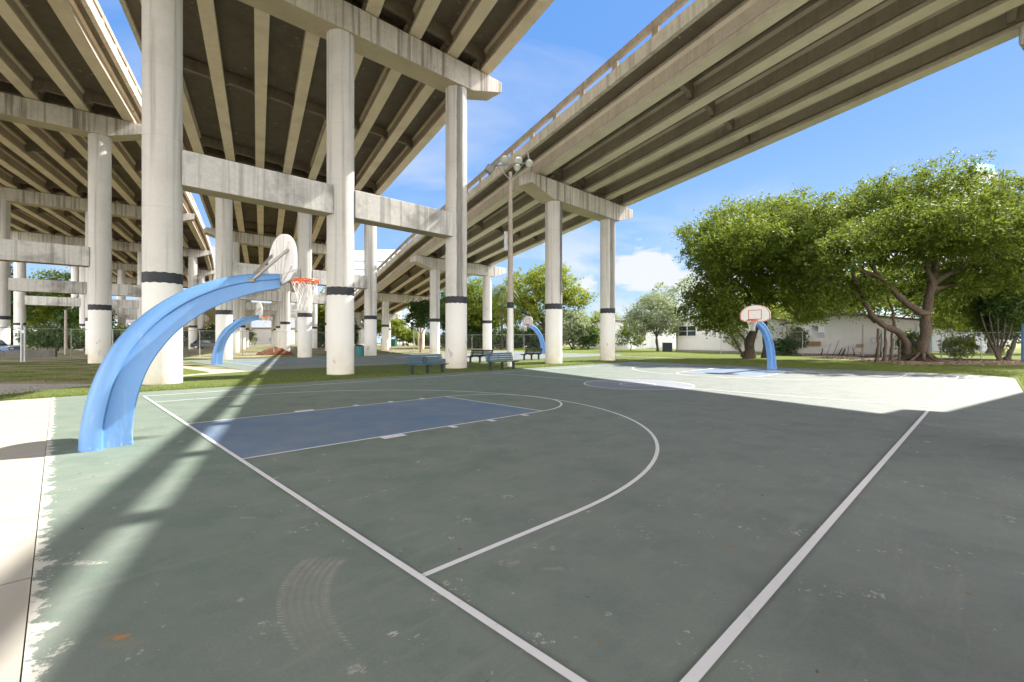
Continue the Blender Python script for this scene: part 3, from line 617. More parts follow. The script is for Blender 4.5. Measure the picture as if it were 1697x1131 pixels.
# ------------------------------------------------------------------ basketball hoops
def make_hoop(label, loc, rz):
    root = thing('basketball_hoop', label, 'basketball hoop', (0, 0, 0), 0, 'basketball hoops on curved blue posts')
    # centre line of the curved post in the local x-z plane: back edge and front edge
    back = [(-.30, 0), (-.285, .25), (-.24, .55), (-.16, .90), (-.02, 1.28), (.18, 1.63), (.46, 1.96), (.85, 2.27), (1.30, 2.50), (1.80, 2.64), (2.30, 2.70)]
    front = [(.29, 0), (.285, .25), (.31, .52), (.37, .82), (.47, 1.12), (.62, 1.40), (.84, 1.68), (1.12, 1.93), (1.48, 2.15), (1.88, 2.32), (2.30, 2.44)]
    bk = spline([(a, 0, b) for a, b in back], 4); fr_ = spline([(a, 0, b) for a, b in front], 4)
    rings = []; n = len(bk)
    for i in range(n):
        t = i / (n - 1); b, f = np.array(bk[i]), np.array(fr_[i]); hw = .235 * (1 - t) + .105 * t; dp = .55 * (1 - t) + .78 * t
        # (fraction back->front, half width): rounded back, full shoulder, groove, thin web
        pr = [(0., .30), (.03, .62), (.10, .84), (.24, .98), (.33, 1.), (.385, .97), (.44, .42 + .36 * t), (.52, .36 + .42 * t), (.80, .38 + .42 * t), (.97, .42 + .42 * t), (1., .36 + .38 * t)]
        ring = [(b + (f - b) * k)[[0]].tolist() + [hw * ww_, (b + (f - b) * k)[2]] for k, ww_ in pr] + [(b + (f - b) * k)[[0]].tolist() + [-hw * ww_, (b + (f - b) * k)[2]] for k, ww_ in pr[::-1]]
        rings.append([Vector(p) for p in ring])
    m = MB(); m.loft(rings); m.build('post', M['pole'], root, smooth=True, local=True)
    # fan-shaped board
    def fan(s_=1., x=0):
        P = [(.0, 2.50), (.48, 2.56), (.655, 2.66), (.685, 2.72), (.685, 2.90)]
        P += [(.685 * math.cos(a), 2.90 + .50 * math.sin(a)) for a in [R(k) for k in range(8, 90, 8)]] + [(0, 3.40)]
        P = P + [(-a, b) for a, b in P[-2:0:-1]]
        return [(a * s_, (b - 2.93) * s_ + 2.93) for a, b in P]
    X = 2.335
    pf = fan(); m = MB(); k = len(pf)
    m.add([(X, a, b) for a, b in pf] + [(X + .05, a, b) for a, b in pf], [tuple(range(k))[::-1], tuple(range(k, 2 * k))] + [(i, (i + 1) % k, (i + 1) % k + k, i + k) for i in range(k)])
    for yy, zz2 in ((-.60, 2.78), (-.42, 3.2), (-.2, 3.33), (0, 3.38), (.2, 3.33), (.42, 3.2), (.60, 2.78)):
        m.prism([(-.009, -.009), (.009, -.009), (.009, .009), (-.009, .009)], (X - .012, yy * .25, 2.56), (X - .0125, yy, zz2))
    m.box((X - .012, 0, 2.70), (.02, 1.28, .02)); 
    bd = m.build('backboard', M['board'], root, local=True)
    m = MB(); a_, b_ = fan(.985), fan(.935); xx = X + .054
    m.add([(xx, a, b) for a, b in a_] + [(xx, a, b) for a, b in b_], [(i, (i + 1) % k, (i + 1) % k + k, i + k) for i in range(k)]); m.build('painted_border', M['red'], bd, local=True)
    m = MB()
    for y0_, y1_, z0_, z1_ in ((-.305, .305, 3.12, 3.15), (-.305, .305, 2.66, 2.69), (-.305, -.275, 2.69, 3.12), (.275, .305, 2.69, 3.12)): m.add([(xx, y0_, z0_), (xx, y1_, z0_), (xx, y1_, z1_), (xx, y0_, z1_)], [(0, 1, 2, 3)])
    m.build('painted_square', M['red'], bd, local=True)
    # ring with its bracket, and net
    rc_ = Vector((X + .05 + .15 + .225, 0, 2.63)); m = MB(); seg = 36
    rg_ = [[rc_ + Vector((math.cos(2 * math.pi * i / seg) * (.225 + .011 * math.cos(a)), math.sin(2 * math.pi * i / seg) * (.225 + .011 * math.cos(a)), .011 * math.sin(a))) for a in [2 * math.pi * j / 6 for j in range(6)]] for i in range(seg)]
    P = [p for r_ in rg_ for p in r_]; m.add(P, [(i * 6 + j, i * 6 + (j + 1) % 6, ((i + 1) % seg) * 6 + (j + 1) % 6, ((i + 1) % seg) * 6 + j) for i in range(seg) for j in range(6)])
    rg2 = [[p + Vector((0, 0, -.03)) for p in r_] for r_ in rg_]; P = [p for r_ in rg2 for p in r_]; m.add(P, [(i * 6 + j, i * 6 + (j + 1) % 6, ((i + 1) % seg) * 6 + (j + 1) % 6, ((i + 1) % seg) * 6 + j) for i in range(seg) for j in range(6)])
    m.box((X + .065, 0, 2.60), (.02, .26, .15)); m.box((X + .13, 0, 2.612), (.14, .12, .012)); 
    for s_ in (-1, 1): m.tube([(X + .07, s_ * .10, 2.54), (X + .22, s_ * .14, 2.61)], .01, 6)
    for i in range(12):
        a = 2 * math.pi * i / 12; m.box(rc_ + Vector((math.cos(a) * .237, math.sin(a) * .237, -.03)), (.012, .05, .035), (math.cos(a), math.sin(a), 0))
    m.build('rim', M['rim'], root, smooth=True, local=True)
    m = MB(); Nn = 12; lv = [(0, .225), (.10, .20), (.20, .165), (.30, .138), (.39, .125), (.48, .128)]
    def np_(i, l, half): 
        a = 2 * math.pi * (i + half) / Nn; z, r = lv[l]; return rc_ + Vector((math.cos(a) * r, math.sin(a) * r, -.03 - z + .012 * math.sin(i * 2.3 + l)))
    for i in range(Nn):
        for sgn in (0, 1):
            pts = [np_(i, l, (l % 2) * (.5 if sgn else -.5)) for l in range(len(lv))]
            m.tube(pts, .0055, 4)
        m.tube([np_(i, 5, .5), np_(i, 5, .5) - Vector((0, 0, .05))], .006, 4)
    m.build('net', M['net'], root, local=True)
    for s_ in (-1, 1):
        m = MB(); m.tube([(1.84, s_ * .125, 2.53), (X - .01, s_ * .42, 3.08)], .026, 8); m.tube([(1.80, s_ * .10, 2.53), (1.88, s_ * .15, 2.53)], .035, 8); m.build('brace', M['steel'], root, smooth=True, local=True)
    root.location = loc; root.rotation_euler = (0, 0, rz); return root
hp = make_hoop('nearest blue curved hoop post, large in the left foreground', (-5.79, 6.66, .02), UANG)
def put(o, loc, rz, label, s=(1, 1, 1)):
    c = copy_tree(o); c.location = tuple(float(k) for k in loc); c.rotation_euler = (0, 0, rz); c.scale = s; c['label'] = label; return c
put(hp, (13.45, 24.2, .0), UANG + math.pi, 'blue curved hoop with red bordered board at the sunny far end by the trees', (1, 1, .95))
put(hp, (-18.1, 28.6, .02), UANG, 'blue curved hoop post of the second court, smaller, behind the near post', (1, 1, 1.16))
put(hp, (3.35, 50., .0), UANG + math.pi, 'smallest blue hoop, far off between the ramp columns and beyond the benches', (1, 1, 1.18))

# ------------------------------------------------------------------ benches
def make_bench(sm, label, group='slatted benches along the courts'):
    root = thing('park_bench', label, 'bench', (0, 0, 0), 0, group); L_ = 1.9
    m = MB()                                # local x along, -y is the sitting side
    for k in range(4): m.box((0, -.10 - .115 * k, .43), (L_, .09, .035))
    m.build('seat', M[sm], root, local=True, bevel=.006)
    m = MB(); ax = (1, 0, 0); ay = Vector((0, .26, .96))
    for k in range(4): m.box((0, .0 + .035 * k, .50 + .105 * k), (L_, .085, .03), ax, ay)
    for x in (-.8, 0, .8): m.box((x, .085, .63), (.05, .45, .03), ax, ay)
    m.build('backrest', M[sm], root, local=True, bevel=.006)
    for x in (-.8, 0, .8):
        m = MB(); m.box((x, -.17, .2), (.10, .10, .42)); m.box((x, -.23, .395), (.07, .50, .035)); m.build('leg', M['leg'], root, local=True)
    return root
def benchat(o, x, y, rz, label): o.location = (x, y, .02); o.rotation_euler = (0, 0, rz); o['label'] = label
bl = make_bench('slat', 'x'); benchat(bl, -3.93, 21.2, UANG, 'blue slatted bench at the left, nearest the camera, beside a white column')
b2 = copy_tree(bl); benchat(b2, -.62, 23.9, UANG, 'blue slatted bench in front of the light pole, right of the column')
bd_ = make_bench('slat_dark', 'y'); benchat(bd_, -2.0, 30.6, UANG + math.pi, 'dark green bench half hidden behind the column and the blue bench')
b4 = copy_tree(bd_); benchat(b4, 1.6, 35.3, UANG + math.pi, 'dark green bench farthest back, just left of the thick ramp column')
m = MB()
for k in range(26):
    a = R(k * 14); rr = .12 + .02 * math.sin(k); p = UV(0, 0)
    pass
pts = [Vector((-3.95 + .10 * math.cos(R(a)) * .7, 21.2 + .10 * math.cos(R(a)) * .7 - .07, .62 + .12 * math.sin(R(a)))) for a in range(0, 361, 24)]
m.tube(pts, .018, 6); tag(m.build('wire_loop', M['leg']), 'dark loop of wire hanging on the nearest blue bench', 'wire')

# ------------------------------------------------------------------ floodlight pole
lp = thing('floodlight_pole', 'tall slender floodlight pole with white base and dark band', 'light pole', (-.09, 26.7, 0))
x, y = -.09, 26.7
m = MB(); m.cyl((x, y, 0), .20, 3.4, 28, .17); m.build('pole_base', M['board'], lp, smooth=True)
m = MB(); m.cyl((x, y, 3.35), .19, .34, 28, .188); m.build('painted_band', M['band'], lp, smooth=True)
m = MB(); m.cyl((x, y, 3.4), .168, 7.75, 24, .10); m.build('pole', M['woodpole'], lp, smooth=True)
m = MB(); m.box((x - .26, y, 7.2), (.20, .12, 1.1)); m.build('control_box', M['galv'], lp, bevel=.01)
m = MB(); m.tube([(x - 1.1, y - .1, 11.45), (x + 1.2, y - .1, 11.65)], .05, 8); m.tube([(x - .05, y - .12, 10.7), (x - .75, y - .12, 11.45)], .03, 6); m.tube([(x + .05, y - .12, 10.7), (x + .75, y - .12, 11.6)], .03, 6)
m.tube([(x + 1.1, y, 11.6), (x + 1.0, y, 12.2), (x + .9, y, 12.35)], .05, 8); m.build('crossarm', M['steel'], lp, smooth=True)
def flood(px, py, tgt, r=.25):
    c = Vector(A(px, 26.45, zat(py, 26.45)).tolist()); d = Vector(tgt).normalized(); m = MB()
    m.tube([c - d * .42, c - d * .30, c - d * .22, c, c + d * .01], [.07, .10, r * .75, r, r * 1.02], 20); o = m.build('floodlight', M['lamp_grey'], lp, smooth=True)
    m = MB(); m.tube([c + d * .012, c + d * .04], [r * .9, r * .6], 20); m.build('lens', M['lens'], o, smooth=True)
flood(836.6, 265, (-.1, -.8, -.45)); flood(859, 266, (-.15, -.7, -.3)); flood(857, 278, (.25, -.8, -.5), .21); flood(877, 271, (.25, -.75, -.45), .23)
c = Vector(A(811, 26.45, zat(281, 26.45)).tolist()); m = MB(); m.box(c, (.42, .38, .40), (.8, .1, -.6)); m.tube([c + Vector((.1, 0, .1)), c + Vector((.45, 0, .35))], [.16, .09], 10); m.build('floodlight', M['lamp_grey'], lp, bevel=.03)

# ------------------------------------------------------------------ trees
def crown(name, mat, blobs, n, size, parent, clump=.55, per=26, flatten=.75, hang=0., shell=.55):
    """leaf-sized faces gathered in clumps through the crown's volume"""
    B = np.array(blobs, float); vol = (B[:, 3] * B[:, 4] * B[:, 5]) ** (2 / 3); pr = vol / vol.sum(); nc = max(1, n // per)
    bi = rng.choice(len(B), nc, p=pr); d = rng.normal(size=(nc, 3)); d /= np.linalg.norm(d, axis=1)[:, None]
    rad = shell + (1.06 - shell) * rng.random(nc) ** .6; rad *= 1 + .16 * np.sin(d[:, 0] * 6 + d[:, 2] * 5 + bi * 1.7) * np.cos(d[:, 1] * 5 + bi) + .07 * np.sin(d[:, 0] * 15 + d[:, 2] * 13 + bi)
    far_ = rng.random(nc) < .05; rad[far_] *= 1.12 + .16 * rng.random(far_.sum())
    c = B[bi, :3] + d * B[bi, 3:6] * rad[:, None]
    sc0 = float(np.median(B[:, 3])); w0 = c / max(.8, sc0 * .42)
    gap = np.sin(w0[:, 0] * 1.9 + 1.3) * np.sin(w0[:, 1] * 1.7 + .4) * np.sin(w0[:, 2] * 2.6 + 2.1) + .45 * np.sin(w0[:, 0] * 4.3) * np.sin(w0[:, 2] * 5.1 + 1.) + .25 * rng.normal(size=nc)
    keep = gap > np.quantile(gap, .17); c = c[keep]; d = d[keep]; bi = bi[keep]; far_ = far_[keep]; nc = len(c)
    cs = clump * (.5 + .9 * rng.random(nc)); cs[far_] *= .55
    ci = np.repeat(np.arange(nc), per); k = len(ci)
    off = rng.normal(size=(k, 3)) * cs[ci][:, None] * np.array([1, 1, flatten]) * .6
    p = c[ci] + off; p[:, 2] -= hang * rng.random(k)
    nrm = rng.normal(size=(k, 3)) * .75 + np.array([0, 0, .55]) + d[ci] * .3; nrm /= np.linalg.norm(nrm, axis=1)[:, None]
    a = np.cross(nrm, rng.normal(size=(k, 3))); a /= np.linalg.norm(a, axis=1)[:, None]; b = np.cross(nrm, a)
    s = size * (.6 + .8 * rng.random(k))[:, None]
    V = np.stack([p - a * s, p + b * s * .48, p + a * s, p - b * s * .48], 1).reshape(-1, 3)
    if parent is not None: V -= np.array(parent.location)
    me = bpy.data.meshes.new(name); me.vertices.add(4 * k); me.vertices.foreach_set('co', V.ravel().astype(np.float32))
    me.loops.add(4 * k); me.loops.foreach_set('vertex_index', np.arange(4 * k, dtype=np.int32)); me.polygons.add(k)
    me.polygons.foreach_set('loop_start', np.arange(0, 4 * k, 4, dtype=np.int32)); me.polygons.foreach_set('loop_total', np.full(k, 4, dtype=np.int32))
    me.update(); me.materials.append(mat); o = bpy.data.objects.new(name, me); col.objects.link(o)
    if parent is not None: o.parent = parent
    return o, c
def trunk(parent, limbs, mat, seg=10, name='trunk', flare=True):
    m = MB()
    for pts, r0, r1 in limbs:
        P = spline(pts, 5); k = len(P); P = [p + np.array([math.sin(i * 1.3) * .3, math.cos(i * 1.7) * .3, 0]) * r0 * .35 for i, p in enumerate(P)]
        rr = [(r0 + (r1 - r0) * (i / (k - 1)) ** .8) * .88 * (1 + .10 * math.sin(i * 2.1) + .05 * math.sin(i * 5.3)) for i in range(k)]
        if flare and pts[0][2] < .3: rr[0] *= 1.5; rr[1] *= 1.22
        m.tube(P, rr, seg)
    return m.build(name, mat, parent, smooth=True)
def tree(name, label, cat, base, blobs, n, size, leaf, limbs, bk, group=None, **kw):
    t = thing(name, label, cat, base, 0, group)
    if limbs: trunk(t, limbs, bk)
    crown('crown', leaf, blobs, n, size, t, **kw); return t
def twigs(base, fork, blobs, r0):
    """simple limbs from a fork up into each blob"""
    L_ = [([base, (np.array(base) + np.array(fork)) / 2 + np.array([.1, .05, 0]), fork], r0, r0 * .7)]
    for b in blobs:
        c_ = np.array(b[:3]) + np.array([0, 0, b[5] * .3]); f = np.array(fork, float); md = (f + c_) / 2 + np.array([0, 0, -.25 * b[5]])
        L_.append(([f, md, c_], r0 * .5, r0 * .12))
    return L_
def bl_(px, py, d, rpx, rpz, ry): return (*A(px, d, zat(py, d)), rpx * d / F, ry, rpz * d / F)
# big spreading fig on the right
D = 33.
figb = [bl_(1370, 415, D - 1, 62, 52, 3.2), bl_(1400, 370, D + 1, 62, 40, 3.6), bl_(1455, 345, D + 1, 70, 42, 4.5), bl_(1520, 325, D, 75, 45, 5), bl_(1590, 342, D + 1, 75, 42, 4.5), bl_(1665, 362, D + 2, 70, 50, 4.5), bl_(1480, 400, D - 2, 80, 42, 3.5),
        bl_(1560, 395, D - 3, 80, 42, 3.5), bl_(1640, 410, D - 1, 70, 42, 4), bl_(1720, 390, D, 70, 70, 4), bl_(1345, 470, D - 1, 40, 28, 2.2), bl_(1400, 480, D + 1, 52, 26, 2.6), bl_(1600, 470, D + 4, 70, 50, 3), bl_(1520, 455, D + 3, 60, 40, 2), bl_(1330, 395, D + 2, 38, 40, 2.5),
        bl_(1390, 420, 28, 58, 30, 3.4), bl_(1470, 380, 27.5, 66, 34, 3.6), bl_(1560, 370, 27, 70, 36, 3.6), bl_(1650, 385, 27.5, 66, 38, 3.6), bl_(1335, 500, D + 2, 34, 22, 2), bl_(1385, 505, D + 4, 34, 18, 2), bl_(1365, 500, D - 2, 38, 20, 2), bl_(1420, 485, D - 1, 34, 20, 2), bl_(1340, 525, D + 3, 22, 14, 1.5), bl_(1335, 365, D, 40, 34, 3), bl_(1640, 455, D - 1, 60, 32, 3), bl_(1600, 500, D + 6, 50, 28, 2.5), bl_(1450, 500, D + 8, 60, 26, 2)]
def q3(px, py, d): return A(px, d, zat(py, d))
fb = A(1528, 32.5)
limbs = [([A(1530, 32.4), q3(1532, 560, 32.4), q3(1538, 500, 32.4), q3(1548, 455, 32.6), q3(1552, 405, 32.8), q3(1570, 350, 33)], .48, .12),
         ([q3(1535, 520, 32.4), q3(1520, 515, 32.1), q3(1490, 492, 31.6), q3(1460, 462, 31.2), q3(1420, 446, 31), q3(1375, 425, 31)], .34, .08),
         ([q3(1546, 470, 32.5), q3(1580, 450, 32.2), q3(1625, 432, 32), q3(1665, 415, 32)], .26, .07),
         ([q3(1547, 475, 32.5), q3(1535, 440, 32.2), q3(1522, 410, 32), q3(1505, 370, 32)], .24, .06),
         ([q3(1545, 480, 32.5), q3(1590, 470, 33), q3(1640, 450, 33.5)], .20, .05),
         ([A(1505, 33.2), q3(1503, 575, 33), q3(1490, 552, 32.6), q3(1462, 538, 32.2), q3(1440, 515, 31.8), q3(1428, 485, 31.6), q3(1412, 450, 31.4), q3(1402, 415, 31.4)], .36, .09),
         ([q3(1438, 510, 31.8), q3(1415, 485, 31.6), q3(1380, 470, 31.4), q3(1350, 462, 31.2)], .15, .05),
         ([q3(1455, 460, 31.2), q3(1440, 430, 31.2), q3(1425, 395, 31.4)], .16, .05),
         ([q3(1450, 535, 32.2), q3(1430, 520, 32), q3(1400, 520, 31.8)], .10, .04), ([q3(1482, 548, 32.5), q3(1480, 520, 32.6), q3(1470, 490, 33)], .15, .06)]
for k in range(9):
    a = R(200 + k * 38); limbs.append(([A(1528, 32.4, .35) + np.array([math.cos(a) * .3, math.sin(a) * .3, .25]), A(1528, 32.4) + np.array([math.cos(a) * 1.1, math.sin(a) * 1.0, .12]), A(1528, 32.4) + np.array([math.cos(a + .2) * 2.4, math.sin(a + .2) * 2.0, .02])], .16, .05))
for px, py, d in ((1467, 545, 32.2), (1478, 550, 32.5), (1491, 556, 32.8), (1455, 545, 32), (1512, 560, 33)):
    limbs.append(([A(px - 2, d), q3(px, 575, d), q3(px, py, d)], .13 if px < 1480 else .07, .08))
fig = tree('fig_tree', 'huge spreading fig tree with twin trunks and aerial roots, at right', 'tree', fb, figb, 190000, .105, M['leaf_fig'], limbs, M['bark'], clump=.42, per=34, shell=.3)
# tree left of it
D = 38.
b_ = [bl_(1315, 400, 33, 30, 44, 2.6), bl_(1330, 450, 34, 34, 34, 2.6), bl_(1290, 480, 34, 30, 26, 2.4), bl_(1180, 490, 35, 36, 40, 2.4), bl_(1235, 400, 33, 50, 42, 3), bl_(1190, 420, 33.5, 36, 34, 2.6), bl_(1290, 410, 33, 44, 40, 3), bl_(1175, 400, D, 42, 42, 3.4), bl_(1225, 370, D + 1, 55, 34, 4), bl_(1285, 372, D + 1, 55, 40, 4), bl_(1210, 430, D - 2, 55, 45, 3.2), bl_(1275, 430, D - 1, 52, 48, 3.5), bl_(1320, 420, D + 2, 40, 55, 3), bl_(1165, 515, D - 2, 42, 32, 2.6), bl_(1200, 530, D - 3, 34, 24, 2), bl_(1225, 480, D + 1, 45, 34, 3)]
lb_ = [([A(1240, D), q3(1246, 555, D), q3(1258, 515, D), q3(1262, 470, D), q3(1258, 420, D)], .48, .12), ([A(1268, D + 1), q3(1268, 545, D + 1), q3(1270, 500, D), q3(1290, 440, D)], .25, .08),
       ([q3(1258, 515, D), q3(1235, 480, D), q3(1205, 455, D), q3(1180, 425, D)], .18, .05), ([A(1234, D), q3(1222, 572, D - .3), q3(1212, 555, D - .5), q3(1192, 545, D - .8)], .12, .04), ([A(1236, D), q3(1234, 565, D - .3), q3(1222, 550, D - .5), q3(1205, 544, D - .8)], .10, .04), ([q3(1258, 490, D), q3(1235, 470, D), q3(1205, 485, D), q3(1165, 500, D - 1)], .12, .04),
       ([q3(1262, 470, D), q3(1290, 420, D), q3(1310, 390, D)], .15, .05)]
tree('shade_tree', 'broad green tree behind the far hoop, left of the fig tree', 'tree', A(1242, D), b_, 98000, .115, M['leaf_mid'], lb_, M['bark2'], clump=.5, per=32, shell=.35)
D = 56.
b_ = [bl_(1400, 480, D, 60, 34, 4), bl_(1480, 470, D, 60, 40, 4), bl_(1550, 490, D, 55, 44, 4), bl_(1350, 500, D, 40, 28, 3)]
tree('bright_tree', 'sunlit green tree rising behind the white block house roof', 'tree', A(1460, D), b_, 36000, .16, M['leaf_mid'], twigs(A(1460, D), A(1460, D, 3.), b_, .3), M['bark2'], clump=.6, per=24, shell=.35)
D = 55.
b_ = [bl_(1240, 520, D, 40, 38, 2.5), bl_(1290, 535, D - 4, 28, 35, 2), bl_(1225, 560, D, 22, 20, 2), bl_(1300, 500, D, 22, 25, 2)]
tree('yellow_green_tree', 'small yellow green sunlit tree behind the far hoop post', 'tree', A(1262, D), b_, 9000, .16, M['leaf_yel'], twigs(A(1262, D), A(1262, D, 1.5), b_, .16), M['bark2'], clump=.6, per=22)
D = 62.
b_ = [bl_(1080, 520, D, 38, 26, 3), bl_(1060, 535, D, 25, 20, 2), bl_(1105, 530, D, 28, 26, 2.4), bl_(1085, 500, D + 1, 24, 14, 2)]
lm = [([A(1090, D), q3(1088, 560, D), q3(1076 + 6 * k, 540, D + .3 * k), q3(1050 + 16 * k, 520, D + .3 * k)], .16, .04) for k in range(5)]
tree('olive_tree', 'round grey green tree with many thin stems left of the white house', 'tree', A(1090, D), b_, 17000, .13, M['leaf_grey'], lm, M['bark2'], clump=.5, per=24, shell=.5)
D = 68.
b_ = [bl_(1042, 545, D, 14, 18, 1.5), bl_(1055, 560, D, 14, 14, 1.5), bl_(1030, 560, D, 8, 14, 1.)]
tree('garden_shrub', 'loose leafy shrub against the white house beside the ramp column', 'shrub', A(1045, D), b_, 5000, .12, M['leaf_mid'], twigs(A(1045, D), A(1045, D, 1.), b_, .09), M['bark2'], clump=.4, per=20)
D = 90.
b_ = [bl_(1095, 485, D, 14, 16, 2), bl_(1120, 490, D, 14, 14, 2), bl_(1140, 470, D, 12, 14, 2)]
tree('sparse_tree', 'sparse brownish tree top rising behind the round grey green tree', 'tree', A(1110, D), b_, 1500, .22, M['leaf_grey'], twigs(A(1110, D), A(1110, D, 6.), b_, .2), M['bark2'], clump=.5, per=10)
# background trees in the middle
D = 78.
b_ = [bl_(870, 480, D, 38, 26, 4), bl_(905, 462, D, 32, 22, 4), bl_(930, 480, D, 30, 22, 4), bl_(955, 495, D, 26, 16, 3), bl_(900, 505, D, 42, 28, 4), bl_(850, 510, D, 30, 28, 4), bl_(940, 530, D, 28, 14, 3), bl_(925, 448, D, 16, 10, 2)]
lm = [([A(905, D), q3(903, 545, D), q3(890, 520, D), q3(860, 505, D), q3(835, 500, D)], .5, .1), ([A(906, D), q3(908, 540, D), q3(915, 500, D), q3(925, 470, D)], .4, .1), ([q3(903, 545, D), q3(880, 525, D), q3(850, 512, D)], .25, .08)]
tree('airy_tree', 'airy yellow green tree behind the far hoop between the ramp columns', 'tree', A(905, D), b_, 26000, .22, M['leaf_yel'], lm, M['bark2'], clump=.8, per=20, shell=.45, flatten=.5)
D = 86.
for k, (bb, lab, nm, mt_, n_l) in enumerate((
    ([bl_(790, 500, D, 26, 34, 4), bl_(775, 530, D, 24, 26, 4), bl_(812, 520, D, 24, 30, 4)], 'dense mid green tree left of the palm, right of the stained column', 'dense_tree', 'leaf_mid', 17000),
    ([bl_(752, 505, D, 22, 34, 4), bl_(735, 520, D, 22, 28, 4), bl_(760, 535, D, 20, 25, 4)], 'dark tree partly hidden behind the stained third column', 'dense_tree', 'leaf_dark', 12000))):
    px = 790 if k == 0 else 750
    tree(nm, lab, 'tree', A(px, D), bb, n_l, .24, M[mt_], twigs(A(px, D), A(px, D, 4.), bb, .35), M['bark2'], group='background trees beyond the far court', clump=.9, per=22, shell=.4)
# hedge-like bushes at the far lawn edge
for px, py, rx, rz_, mt_, n_l, lab in ((800, 560, 26, 18, 'leaf_dark', 8000, 'dark bush at the far lawn edge under the dense tree'), (848, 560, 26, 18, 'leaf_dark', 8000, 'dark bush at the far lawn edge behind the light pole'),
                                       (890, 558, 24, 20, 'leaf_dark', 8000, 'dark bush behind the smallest hoop'), (757, 562, 22, 16, 'leaf_dark', 6000, 'dark bush seen between the stained column and bench'),
                                       (948, 545, 26, 28, 'leaf_grey', 10000, 'silvery grey green bush right of the thick ramp column'), (975, 556, 16, 18, 'leaf_dark', 4000, 'dark low bush against the small white shed'), (1000, 530, 26, 12, 'leaf_yel', 4000, 'yellow green shrub rising behind the shed roof')):
    d = 84 if px < 900 else 74
    if px == 1000: d = 95
    bb = [bl_(px, py, d, rx, rz_, 3), bl_(px - rx * .5, py + 4, d - 1, rx * .6, rz_ * .7, 2), bl_(px + rx * .5, py + 3, d - 1, rx * .6, rz_ * .8, 2)]
    tree('bush', lab, 'bush', A(px, d), bb, n_l, .2, M[mt_], [([A(px, d), A(px + 2, d, 1.), A(px - 3, d, 2.)], .15, .06), ([A(px, d), A(px - 4, d, 1.), A(px + 5, d, 2.)], .12, .05)], M['bark2'], clump=.6, per=22, shell=.5)
for px, d, rx, rz_, n_l, mt_, lab in ((95, 62, 40, 14, 9000, 'leaf_dark', 'long dark ivy covered hedge behind the left fence'), (160, 66, 22, 16, 4000, 'leaf_dark', 'dark bush behind the column left of the near post'), (205, 80, 20, 16, 4000, 'leaf_dark', 'dark bush below the near hoop post arch'),
        (300, 90, 30, 14, 5000, 'leaf_dark', 'dark bush beyond the tall near column'), (355, 96, 16, 18, 4000, 'leaf_dark', 'dark rounded bush below the curved viaduct end'), (402, 105, 16, 14, 3000, 'leaf_mid', 'green bush between the second row columns'), (540, 88, 20, 18, 5000, 'leaf_dark', 'dark bush between column and its neighbour behind the near net'), (20, 70, 16, 16, 4000, 'leaf_dark', 'dark bush at the far left behind parked cars'), (575, 90, 14, 26, 4000, 'leaf_dark', 'tall dark bush beside the second white column'), (720, 92, 26, 10, 4000, 'leaf_dark', 'low dark hedge left of the stained column')):
    py = 568 - rz_ * .6; bb = [bl_(px, py, d, rx, rz_, 2.5), bl_(px - rx * .55, py + 3, d, rx * .55, rz_ * .7, 2), bl_(px + rx * .55, py + 2, d, rx * .55, rz_ * .8, 2)]
    tree('bush', lab, 'bush', A(px, d), bb, n_l, .2, M[mt_], [([A(px, d), A(px + 2, d, 1.), A(px - 3, d, 2.)], .12, .05)], M['bark2'], clump=.6, per=22, shell=.5)
# palm
def palm(px, d, ztop, label, n=26, L_=2.6, mat='frond', r=.2):
    p = A(px, d); t = thing('palm_tree', label, 'palm tree', p, 0, None)
    trunk(t, [([p, p + [0, 0, ztop * .5], p + [.1, 0, ztop]], r, r * .7)], M['bark2'])
    m = MB()
    for i in range(n):
        a = 2 * math.pi * i / n + random.random() * .4; el = random.uniform(-.5, 1.2); q = p + np.array([.1, 0, ztop]); pts = []
        for j in range(8):
            s_ = j / 7; pts.append(q + np.array([math.cos(a) * L_ * s_ * math.cos(el * .6), math.sin(a) * L_ * s_ * math.cos(el * .6), math.sin(el) * L_ * s_ - 1.3 * s_ * s_ * L_ * .7]))
        dirh = np.array([-math.sin(a), math.cos(a), 0])
        for j in range(1, 8):
            for k in (0., .33, .66):
                c_ = pts[j - 1] + (pts[j] - pts[j - 1]) * k; w_ = .5 * math.sin(math.pi * (j - 1 + k) / 7.5 + .2)
                for sg in (-1, 1):
                    tip = c_ + dirh * sg * w_ + (pts[j] - pts[j - 1]) * .6 + np.array([0, 0, -.25 * w_]); e = (pts[j] - pts[j - 1]) * .12
                    m.add([c_ - e, c_ + e, tip], [(0, 1, 2)])
    m.build('crown', M[mat], t); return t
palm(832, 72, 9.4, 'tall palm with drooping grey green fronds left of the light pole', 34, 3.2)
palm(668, 118, 4.2, 'small sunlit palm far beyond the lowest ramp bent', 22, 3.6)
